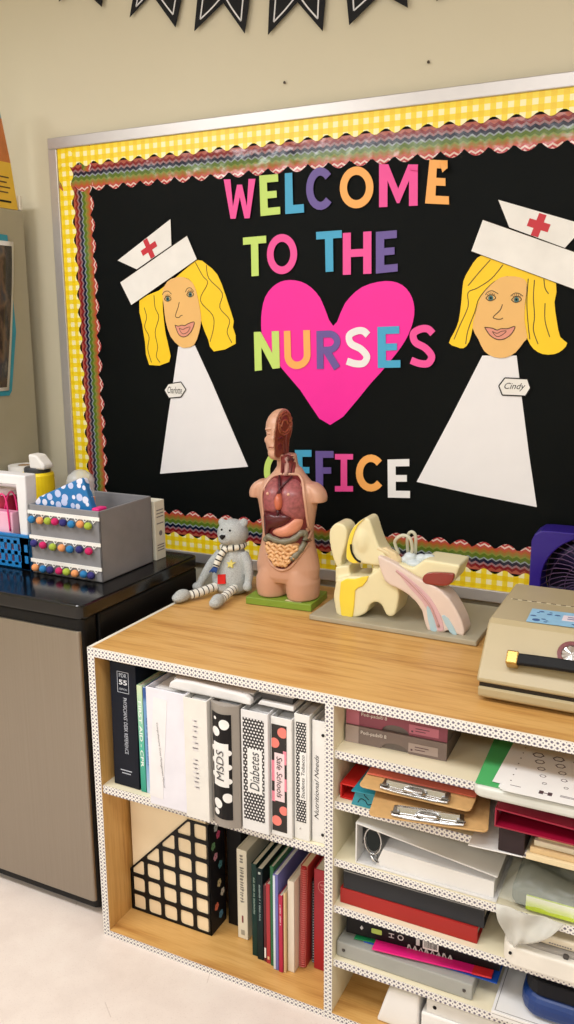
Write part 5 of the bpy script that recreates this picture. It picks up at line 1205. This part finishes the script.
g = hb.bm; bmesh.ops.bisect_plane(g, geom=g.verts[:]+g.edges[:]+g.faces[:], plane_co=(HX+.004, 0, 0), plane_no=(1, 0, 0), clear_outer=True)
be = [e for e in g.edges if len(e.link_faces) == 1]
prof = []
ff = bmesh.ops.edgeloop_fill(g, edges=be)['faces']
f0 = max(ff, key=lambda f: f.calc_area()); prof = [v.co.copy() for v in f0.verts]
hd = hb.build('head', SKN, to, smooth=False)
for p in hd.data.polygons: p.use_smooth = len(p.vertices) < 6
cy = sum(p.y for p in prof)/len(prof); cz = sum(p.z for p in prof)/len(prof)
def sect(k): return [(cy+(p.y-cy)*k, cz+(p.z-cz)*k) for p in prof]
SEC = plain((138,66,46), .4, var=.16, vs=80)
hs = MB().prism(sect(.90), HX+.0042, HX+.0058, 'x').build('head_section', SEC, to)
bc_ = (HY+.014, HZ+.026)
m = MB()
for k, (ry, rz) in enumerate(((.040,.031),(.032,.024))):
    m.tube([(HX+.006, bc_[0]+(ry+.0022*math.sin(9*q*.45+k))*math.cos(2*PI*q/40), bc_[1]+(rz+.0022*math.cos(7*q*.5))*math.sin(2*PI*q/40)) for q in range(40)], .0028, 6, closed=True)
m.tube(smooth_line([(HX+.006, bc_[0]-.022, bc_[1]-.008), (HX+.006, bc_[0]-.012, bc_[1]+.006), (HX+.006, bc_[0]+.006, bc_[1]+.008), (HX+.006, bc_[0]+.018, bc_[1]-.004)], 4), .003, 6)
m.build('brain_folds', plain((172,96,66), .4), hs, smooth=True)
m = MB().tube(smooth_line([(HX+.0062, HY+.020, HZ-.005), (HX+.0062, HY+.018, HZ-.03), (HX+.0062, HY+.016, HZ-.06)], 4), .0042, 8)
m.tube(smooth_line([(HX+.0062, HY-.030, HZ-.012), (HX+.0062, HY-.010, HZ-.010), (HX+.0062, HY+.004, HZ-.026), (HX+.0062, HY+.004, HZ-.056)], 4), .0036, 8); m.ell((HX+.006, HY-.018, HZ-.034), (.002,.014,.009))
m.build('mouth_and_spine_section', plain((112,44,34), .4), hs, smooth=True)
hv = BVHTree.FromPolygons([WM[to] @ v.co for v in hd.data.vertices], [tuple(p.vertices) for p in hd.data.polygons])
def hy(x, z):
    h = hv.ray_cast(Vector((x, -1, z)), Vector((0, 1, 0))); return h[0].y if h[0] else HY-.03
for nm, pts, r_, c_ in (('mouth_line', ((-.012,-.0330),(-.006,-.0322),(.0,-.0325),(.0035,-.0328)), .0013, (150,76,64)), ('closed_eyelid', ((-.024,.0035),(-.018,.0008),(-.010,.0015)), .0010, (168,120,96)), ('eyebrow', ((-.025,.0125),(-.016,.0150),(-.008,.0135)), .0009, (160,112,86))):
    MB().tube([(HX+a, hy(HX+a, HZ+b_)-.0002, HZ+b_) for a, b_ in pts], r_, 6).build(nm, plain(c_, .5), hd, smooth=True)

# ------------------------------------------------------------------ ear model
er = thing('ear_model', 'large cream anatomical ear model with yellow cut faces on a grey board', 'anatomical model', (.618, -.165, H+.0008))
EC = plain((234,224,182), .4, var=.03); EY = plain((246,218,74), .4); EP = plain((228,208,196), .4, var=.05)
MB().prism(rot2([(-.222,-.140),(.226,-.140),(.226,.140),(-.222,.140)], .628, -.162, -.01), H+.001, .8148, 'z').build('base_board', plain((172,164,142), .5, var=.06), er, bevel=.0025)
def pr_(pts, y0, y1): return MB().prism(smooth_loop(pts, 2), y0, y1)
m = pr_(EAR['block'], -.268, -.170); m.prism(EAR['stub'], -.25, -.165)
m.prism([(x-.008, z) for x, z in EAR['wedge']], -.272, -.17)
m.box(.560, .70, -.255, -.185, .905, .965)
m.loft([(.8152,.487,-.225,.022,.030),(.84,.487,-.225,.024,.032),(.90,.490,-.225,.034,.038)], 20)
m.ell((.72,-.19,.965), (.06,.04,.02))
blob(m, .0036, 7).build('temporal_bone', EC, er, smooth=True)
m = pr_(EAR['back'], -.235, -.165); blob(m, .0036, 9).build('rear_auricle', EC, er, smooth=True)
m = pr_(EAR['shell'], -.268, -.200); m.ell((.535,-.255,1.03), (.028,.02,.045)); blob(m, .0036, 7).build('auricle', EC, er, smooth=True)
pr_(EAR['yellow'], -.2715, -.2655).build('yellow_cut_face', EY, er, bevel=.002)
pr_(EAR['shellyel'], -.2715, -.2645).build('yellow_rim', EY, er, bevel=.002)
MB().tube([(x, -.2722, z) for x, z in smooth_line(EAR['shellline'], 4)], .0028, 8).build('dark_groove', INK, er, smooth=True)
m = pr_(EAR['arm'], -.283, -.215); blob(m, .0034, 6).build('throat_tube', EP, er, smooth=True)
pr_([(.640,.968),(.690,.940),(.735,.905),(.765,.860),(.775,.822),(.755,.820),(.738,.850),(.715,.890),(.680,.922)], -.2848, -.2815).build('pink_stripe', plain((220,180,184), .4), er, bevel=.001)
for nm in ('blue1', 'blue2'): pr_(EAR[nm], -.2850, -.2815).build('blue_stripe', plain((178,206,216), .4), er, bevel=.001)
MB().tube(smooth_line([(.640,-.2835,.965), (.690,-.285,.930), (.735,-.286,.885), (.762,-.286,.830)], 5), .0032, 8).build('tube_fold', plain((206,160,158), .4), er, smooth=True)
m = MB(); m.prism(smooth_loop(EAR['oval'], 3), -.284, -.262); blob(m, .0022, 6).build('muscle_section', plain((138,44,34), .18, coat=.3), er, smooth=True)
LOOPM = plain((220,218,196), .2, alpha=.72, var=.03)
for nm, y, r in (('r1', -.235, .0045), ('r2', -.215, .0045), ('r3', -.25, .0055)):
    L = smooth_line(EAR[nm], 4); MB().tube([(x, y-.014*math.sin(PI*i/(len(L)-1)), z) for i, (x, z) in enumerate(L)], r, 10).build('canal_loop' if nm != 'r3' else 'ossicle_rod', LOOPM if nm != 'r3' else plain((232,214,170), .4), er, smooth=True)
m = MB()
for c, r in (((.662,-.235,.992), (.018,.016,.014)), ((.690,-.225,.990), (.016,.014,.012)), ((.712,-.228,.995), (.018,.014,.010)), ((.676,-.245,.978), (.022,.014,.010)), ((.648,-.24,.984), (.012,.012,.010))): m.ell(c, r)
blob(m, .002, 4).build('cochlea_block', plain((216,226,232), .25, alpha=.85, var=.05), er, smooth=True)
m = MB(); m.prism(EAR['oss'], -.262, -.240); m.ell((.606,-.25,1.004), (.02,.012,.010), (0,.5,0)); m.ell((.632,-.25,.984), (.012,.012,.014)); blob(m, .0024, 5).build('ossicles', plain((226,204,160), .4, var=.06, vs=60), er, smooth=True)
MB().tube(smooth_line([(.600,-.266,.985),(.620,-.268,.972),(.634,-.268,.960)], 4), .0024, 8).tube([(.590,-.258,.995),(.575,-.255,1.012)], .002, 8).build('nerve_line', plain((120,104,66), .5), er, smooth=True)

Q_ = Vector((.597, -.24, .815))-Vector(er.location)
SM = Matrix.Translation(Q_) @ Matrix.Diagonal((.94, .95, .965, 1)) @ Matrix.Translation(-Q_)
for ch in er.children:
    if not ch.name.startswith('base_board'): ch.data.transform(SM)
# ------------------------------------------------------------------ plush bear
pt = thing('plush_bear', 'small grey plush bear with striped legs and scarf sitting on the bookcase edge', 'plush toy', (.095, -.18, H+.001))
k = NT('grey_plush'); o_ = k.obj(); f_ = k.noise(o_, 420, 3, .7)
k.set(k.ramp(f_, [(.3, lin((168,172,172))), (.7, lin((222,226,224)))]), .95, spec=.1); k.bump(f_, .9, .004); PLU = k.m
k = NT('pale_plush'); o_ = k.obj(); f_ = k.noise(o_, 420, 3, .7)
k.set(k.ramp(f_, [(.3, lin((172,174,170))), (.7, lin((216,216,208)))]), .95, spec=.1); k.bump(f_, .9, .004); PLP = k.m
m = MB()
m.ell((.1035,-.172,.978), (.047,.043,.042)); m.ell((.0985,-.198,.968), (.026,.026,.021))
m.ell((.067,-.170,1.006), (.0125,.008,.0125)); m.ell((.139,-.168,1.012), (.0125,.008,.0125))
m.loft([(.802,.096,-.172,.040,.040),(.815,.096,-.172,.055,.052),(.845,.096,-.172,.058,.056),(.875,.098,-.171,.052,.050),(.905,.101,-.170,.043,.041),(.93,.103,-.170,.032,.031),(.95,.103,-.170,.022,.022)])
m.tube(smooth_line([(.066,-.175,.915),(.042,-.190,.885),(.024,-.203,.850),(.012,-.212,.824)], 4), [.0165,.0165,.016,.0155,.015,.0145,.014,.0135,.0130,.0125,.012,.0115,.011], 12)
m.ell((.006,-.216,.8165), (.017,.014,.0125))
m.tube(smooth_line([(.137,-.175,.920),(.158,-.185,.895),(.166,-.192,.865),(.166,-.200,.842)], 4), [.0165,.0165,.016,.0155,.015,.0145,.014,.0135,.0130,.0125,.012,.0115,.011], 12)
m.ell((.168,-.207,.834), (.014,.013,.014))
blob(m, .0028, 5).build('body', PLU, pt, smooth=True)
STR = m_stripes((236,234,224), (44,42,48), .0165, .80, .9)
for pts, ft, fr_ in (([(.075,-.205,.826),(.062,-.240,.824),(.048,-.272,.820),(.034,-.300,.818)], (.022,-.322,.8215), .45), ([(.128,-.210,.826),(.130,-.240,.824),(.132,-.272,.820),(.134,-.296,.818)], (.135,-.318,.8215), .05)):
    lg = MB().tube(smooth_line(pts, 5), .0125, 14, uv=True).build('leg', STR, pt, smooth=True)
    f = MB(); f.ell(ft, (.0165,.026,.0185), (0, 0, -fr_)); f.ell((ft[0]-.010*math.sin(fr_)*1, ft[1]-.010, ft[2]-.004), (.0175,.022,.0145), (0, 0, -fr_)); blob(f, .0028, 5).build('foot', PLU, lg, smooth=True)
SCF = m_stripes((232,228,214), (34,32,38), .015, .74, .9)
sc_ = MB(); sc_.tube([(.103+.031*math.cos(2*PI*q/28), -.171+.031*math.sin(2*PI*q/28), .940+.003*math.cos(2*PI*q/28)) for q in range(29)], .0095, 10, uv=True)
sc_.tube(smooth_line([(.100,-.203,.940),(.090,-.216,.925),(.083,-.226,.905),(.079,-.232,.890)], 5), .0095, 10, uv=True); sc_ = sc_.build('scarf', SCF, pt, smooth=True)
m = MB()
for q in range(7): m.tube([(.079-.002*(q-3), -.232+.001*q, .889), (.072-.0035*(q-3), -.238, .872+.002*(q % 3))], .0026, 6)
m.build('blue_fringe', plain((44,76,140), .9), sc_, smooth=True)
bvb = None
m = MB()
for q in range(6):
    for s in range(4): pass
def bellyy(x, z): return -.172-.055*math.sqrt(max(0, 1-((x-.096)/.062)**2))*(1-.9*max(0, (z-.85)/.12))-.002
def stick(pts, off, name, mat, th=.003):
    m = MB(); A = [(x, bellyy(x, z)-off, z) for x, z in pts]; B = [(x, y+th, z) for x, y, z in A]; n = len(A)
    va = [m.bm.verts.new(p) for p in A]; vb = [m.bm.verts.new(p) for p in B]; m.bm.faces.new(va); m.bm.faces.new(vb[::-1])
    for i in range(n): m.bm.faces.new((va[i], vb[i], vb[(i+1) % n], va[(i+1) % n]))
    return m.build(name, mat, pt)
stick([(.084,.838),(.109,.842),(.106,.868),(.081,.864)], .004, 'red_patch', m_fabric((216,44,38), 700, .6), .008)
stick([(q2[0], q2[1]) for q2 in [(.118+.0125*(1 if i % 2 == 0 else .45)*math.cos(PI/2+PI*i/5), .897+.0125*(1 if i % 2 == 0 else .45)*math.sin(PI/2+PI*i/5)) for i in range(10)]], .008, 'yellow_star', m_fabric((226,212,120), 700, .6), .014)
MB().prism([(.0885,.9775),(.0935,.983),(.0985,.981),(.1035,.983),(.1075,.9775),(.098,.968)], -.2275, -.214).build('nose', INK, pt, bevel=.003)
for x in (.0885, .1155): MB().ell((x, -.2095, .9945), (.0032,.0032,.0032)).build('eye', INK, pt, smooth=True)

# ------------------------------------------------------------------ instrument case
cs = thing('instrument_case', 'beige hard shell instrument case with black handle at the right of the bookcase top', 'case', (1.17, -.41, H+.001))
BEI = plain((184,168,132), .36, var=.015, bump=.05, bs=500); CX0, CX1 = .925, 1.42
lid = MB().prism([(-.606,.8415),(-.604,.852),(-.592,.868),(-.522,.944),(-.508,.952),(-.240,.9535),(-.226,.942),(-.222,.8415)], CX0, CX1, 'x').build('lid', BEI, cs, bevel=.010, seg=4)
MB().prism([(-.600,.8085),(-.606,.814),(-.606,.8335),(-.222,.8335),(-.222,.8085)], CX0+.004, CX1-.004, 'x').build('base', BEI, cs, bevel=.004, seg=2)
MB().box(CX0+.006, CX1-.006, -.601, -.226, .8335, .8415).build('seam', plain((46,40,34), .5), cs)
for x in (.965, 1.38):
    for y in (-.57, -.26): MB().lathe([(.012,0),(.010,.0085)], (x, y, H+.0012), 14).build('foot', BLACK, cs)
hs_ = MB().box(.942, 1.405, -.3735, -.3685, .9537, .9545).build('hinge_strip', plain((226,214,184), .4), cs)
m = MB()
for k2 in range(22): m.box(.946+.021*k2, .957+.021*k2, -.3730, -.3695, .9546, .9552)
m.build('hinge_slots', plain((90,74,50), .5), hs_)
stk = thing('sticker_sheet', '', '', (0,0,0)) if False else None
st_ = MB().prism(rot2([(-.09,-.045),(.10,-.045),(.10,.045),(-.09,.045)], 1.090, -.460, .04), .9537, .9543, 'z').build('blue_sticker', plain((156,204,236), .3, var=.08, vs=60), cs)
MB().prism(rot2([(-.022,-.012),(.09,-.012),(.09,.024),(-.022,.024)], 1.090, -.460, .04), .9544, .9547, 'z').build('sticker_panel', plain((240,226,236), .4), st_)
m = MB(); rg = random.Random(5)
for k2 in range(16):
    x, y = rg.uniform(-.082, -.03) if k2 < 9 else rg.uniform(-.03, .09), rg.uniform(-.036, .036) if k2 < 9 else rg.choice((-.030, .034))
    (x, y), = rot2([(x, y)], 1.090, -.460, .04); s = rg.uniform(.0025, .005)
    m.prism([(x-s*1.4, y-s*.5), (x, y-s), (x+s*1.4, y-s*.3), (x+s*.4, y+s*.8), (x-s, y+s*.6)], .9544, .9547, 'z')
m.prism(rot2([(a, b) for a, b in circ(-.072, -.028, .008, 18)], 1.090, -.460, .04), .9544, .9546, 'z')
for k2 in (.010, -.002): m.prism(rot2([(-.012,k2),(.08,k2),(.08,k2+.004),(-.012,k2+.004)], 1.090, -.460, .04), .9548, .9550, 'z')
m.build('sticker_print', plain((62,96,150), .5), st_)
# handle and badge stand on the sloping front
fu = Vector((0, .078, .084)).normalized(); fn = Vector((0, -.084, .078)).normalized(); f0_ = Vector((0, -.556, .9075))
def FP(x, a, b): return Vector((x, 0, 0))+f0_+fu*a+fn*b
hd_ = cs
GOLD = plain((196,160,92), .25, 1.)
def bowed(x): return .022+.008*math.sin(PI*(x-.98)/.27)
m = MB(); n = 16; secs = []
for i in range(n+1):
    x = 1.004+.222*i/n; b = bowed(x); secs.append([m.bm.verts.new(FP(x, a-.030, bb)) for a, bb in ((-.012,b-.005),(-.013,b),(-.010,b+.0055),(.010,b+.0055),(.013,b),(.012,b-.005))])
for A, B in zip(secs, secs[1:]):
    for j in range(6): m.bm.faces.new((A[j], A[(j+1) % 6], B[(j+1) % 6], B[j]))
m.bm.faces.new(secs[0][::-1]); m.bm.faces.new(secs[-1])
hg = m.build('handle', plain((20,20,22), .5, bump=.3, bs=400), cs, smooth=False, bevel=.002)
for x0, x1 in ((.982, 1.006), (1.224, 1.248)):
    m = MB(); V = [FP(x, a-.030, b) for x in (x0, x1) for a in (-.0145, .0145) for b in (.0035, bowed(1.0)+.0075)]
    m.poly(V, [(0,1,3,2),(4,6,7,5),(0,4,5,1),(2,3,7,6),(0,2,6,4),(1,5,7,3)]); m.build('handle_end', GOLD, hg, bevel=.003)
for x in (1.018, 1.212):
    m = MB(); m.poly([FP(x-.004, -.014, .0005), FP(x+.016, -.014, .0005), FP(x+.006, .004, .0005), FP(x-.004, -.014, .003), FP(x+.016, -.014, .003), FP(x+.006, .004, .003)], [(0,2,1),(3,4,5),(0,1,4,3),(1,2,5,4),(2,0,3,5)]); m.build('handle_plate', BEI, hg)
bg_ = MB(); bx = 1.102; ba = .006
def ringm(m, r0, r1, b0, b1, n=32):
    R = [[m.bm.verts.new(FP(bx+r*math.cos(2*PI*q/n), ba+r*math.sin(2*PI*q/n), b)) for q in range(n)] for r, b in ((r0, b0), (r0, b1), (r1, b1), (r1, b0))]
    for A, B in zip(R, R[1:]+R[:1]):
        for q in range(n): m.bm.faces.new((A[q], A[(q+1) % n], B[(q+1) % n], B[q]))
    return m
bgo = ringm(MB(), .0275, .019, .0005, .006).build('round_badge', plain((112,34,38), .3, coat=.3), cs, bevel=.001)
m = MB(); cV = m.bm.verts.new(FP(bx, ba, .0055))
rim_ = [m.bm.verts.new(FP(bx+.019*math.cos(2*PI*q/24), ba+.019*math.sin(2*PI*q/24), .0025+.0012*(q % 2))) for q in range(24)]
for q in range(24): m.bm.faces.new((cV, rim_[q], rim_[(q+1) % 24]))
m.build('badge_centre', plain((214,212,214), .18, 1.), bgo)

# ------------------------------------------------------------------ purple fan
fa = thing('desk_fan', 'purple square fan with a round wire grille behind the beige case', 'fan', (1.09, -.085, H+.001))
PUR = plain((46,28,128), .35)
m = MB(); n = 64; FC_ = (1.085, .930); FR = .122
outer = rrect(.935, 1.242, .8015, 1.060, .032, 6)
def pol(p): return math.atan2(p[1]-FC_[1], p[0]-FC_[0])
def bd_pt(a):
    d = Vector((math.cos(a), math.sin(a))); best = None
    for i in range(len(outer)):
        p, q = Vector(outer[i]), Vector(outer[(i+1) % len(outer)]); e = q-p; den = d.x*e.y-d.y*e.x
        if abs(den) < 1e-9: continue
        w = p-Vector(FC_); t = (w.x*e.y-w.y*e.x)/den; s = (w.x*d.y-w.y*d.x)/den
        if t > 0 and -1e-6 <= s <= 1+1e-6: best = t if best is None else min(best, t)
    return Vector(FC_)+d*best
Q = [[], [], [], []]
for i in range(n):
    a = 2*PI*i/n; o2 = bd_pt(a); c2 = Vector(FC_)+Vector((math.cos(a), math.sin(a)))*FR
    for lst, p, y in ((Q[0], o2, -.115), (Q[1], c2, -.112), (Q[2], c2, -.030), (Q[3], o2, -.030)): lst.append(m.bm.verts.new((p.x, y, p.y)))
for A, B in zip(Q, Q[1:]+Q[:1]):
    for i in range(n): m.bm.faces.new((A[i], A[(i+1) % n], B[(i+1) % n], B[i]))
m.build('housing', PUR, fa, bevel=.004, seg=3)
WIRE = plain((92,70,104), .3, .7)
m = MB()
for k2 in range(40):
    a0 = 2*PI*k2/40
    m.tube([(FC_[0]+r*math.cos(a0+.9*(r/FR)), -.112-.010*(1-(r/FR)**2), FC_[1]+r*math.sin(a0+.9*(r/FR))) for r in (.024,.045,.07,.095,.1225)], .0013, 5)
for r in (.024, .062, .10): m.tube([(FC_[0]+r*math.cos(2*PI*q/40), -.112-.010*(1-(r/FR)**2), FC_[1]+r*math.sin(2*PI*q/40)) for q in range(40)], .0013, 5, closed=True)
m.build('grille', WIRE, fa, smooth=True)
MB().tube([(FC_[0], -.126, FC_[1]), (FC_[0], -.118, FC_[1])], [.022, .025], 24).build('grille_badge', PUR, fa)
for k2 in range(5):
    a0 = 2*PI*k2/5; m = MB(); V = []
    for i in range(7):
        r = .022+.088*i/6
        for s in (-1, 0, 1): 
            a = a0+s*.42*(.6+.5*i/6); V.append(m.bm.verts.new((FC_[0]+r*math.cos(a), -.075+s*.014, FC_[1]+r*math.sin(a))))
    for i in range(6):
        for s in range(2): m.bm.faces.new([V[q] for q in (3*i+s, 3*i+s+1, 3*i+s+4, 3*i+s+3)])
    m.build('blade', plain((38,30,70), .4), fa, smooth=True, solid=.002)
MB().tube([(FC_[0], -.095, FC_[1]), (FC_[0], -.05, FC_[1])], .026, 20).build('hub', plain((38,30,70), .4), fa)
m = MB()
for k2 in range(20):
    a0 = 2*PI*k2/20; m.tube([(FC_[0]+r*math.cos(a0), -.032, FC_[1]+r*math.sin(a0)) for r in (.02, .1225)], .0016, 5)
m.box(FC_[0]-.03, FC_[0]+.03, -.05, -.031, FC_[1]-.03, FC_[1]+.03); m.tube([(FC_[0], -.0335, FC_[1]), (FC_[0], -.0305, FC_[1])], .1215, 40).build('rear_grille_dark_disc', plain((30,26,44), .5), fa)  # solid dark disc added behind the open spokes to darken the fan interior

# ------------------------------------------------------------------ lamps, world, camera
def lamp(name, loc, sx, sy, power, rot=(0,0,0), col=(.975,.985,1.0)):
    l = bpy.data.lights.new(name, 'AREA'); l.shape = 'RECTANGLE'; l.size = sx; l.size_y = sy; l.energy = power; l.color = col
    o = bpy.data.objects.new(name, l); COL.objects.link(o); o.location = loc; o.rotation_euler = rot; return o
lamp('ceiling_lamp', (-.9, -1.75, 2.735), 1.2, .6, 30)
lamp('ceiling_lamp', (.9, -1.9, 2.735), 1.2, .6, 20)
lamp('ceiling_lamp', (2.6, -1.9, 2.735), 1.2, .6, 9)
lamp('ceiling_lamp', (-.9, -3.8, 2.735), 1.2, .6, 24)
lamp('ceiling_lamp', (1.4, -3.8, 2.735), 1.2, .6, 20)
w = bpy.data.worlds.new('World'); scn.world = w; w.use_nodes = True
w.node_tree.nodes['Background'].inputs[0].default_value = (.9, .92, 1, 1); w.node_tree.nodes['Background'].inputs[1].default_value = .25
cam = bpy.data.cameras.new('camera'); co = bpy.data.objects.new('camera', cam); COL.objects.link(co); scn.camera = co
cam.sensor_fit = 'VERTICAL'; cam.sensor_height = 36; cam.sensor_width = 36*574/1024; cam.lens = 36*854.516/1024; cam.clip_start = .02
RT, UP, FWD = Vector((0.89743454,0.44111216,-0.00559431)), Vector((-0.08905415,0.19357007,0.97703633)), Vector((-0.4320655,0.87632796,-0.21299933))
co.matrix_world = Matrix(((RT.x,UP.x,-FWD.x,1.3059),(RT.y,UP.y,-FWD.y,-2.2560),(RT.z,UP.z,-FWD.z,1.5625),(0,0,0,1)))
vs = scn.view_settings; vs.view_transform = 'Standard'; vs.look = 'None'; vs.exposure = 0.34; vs.gamma = 1; vs.use_curve_mapping = False
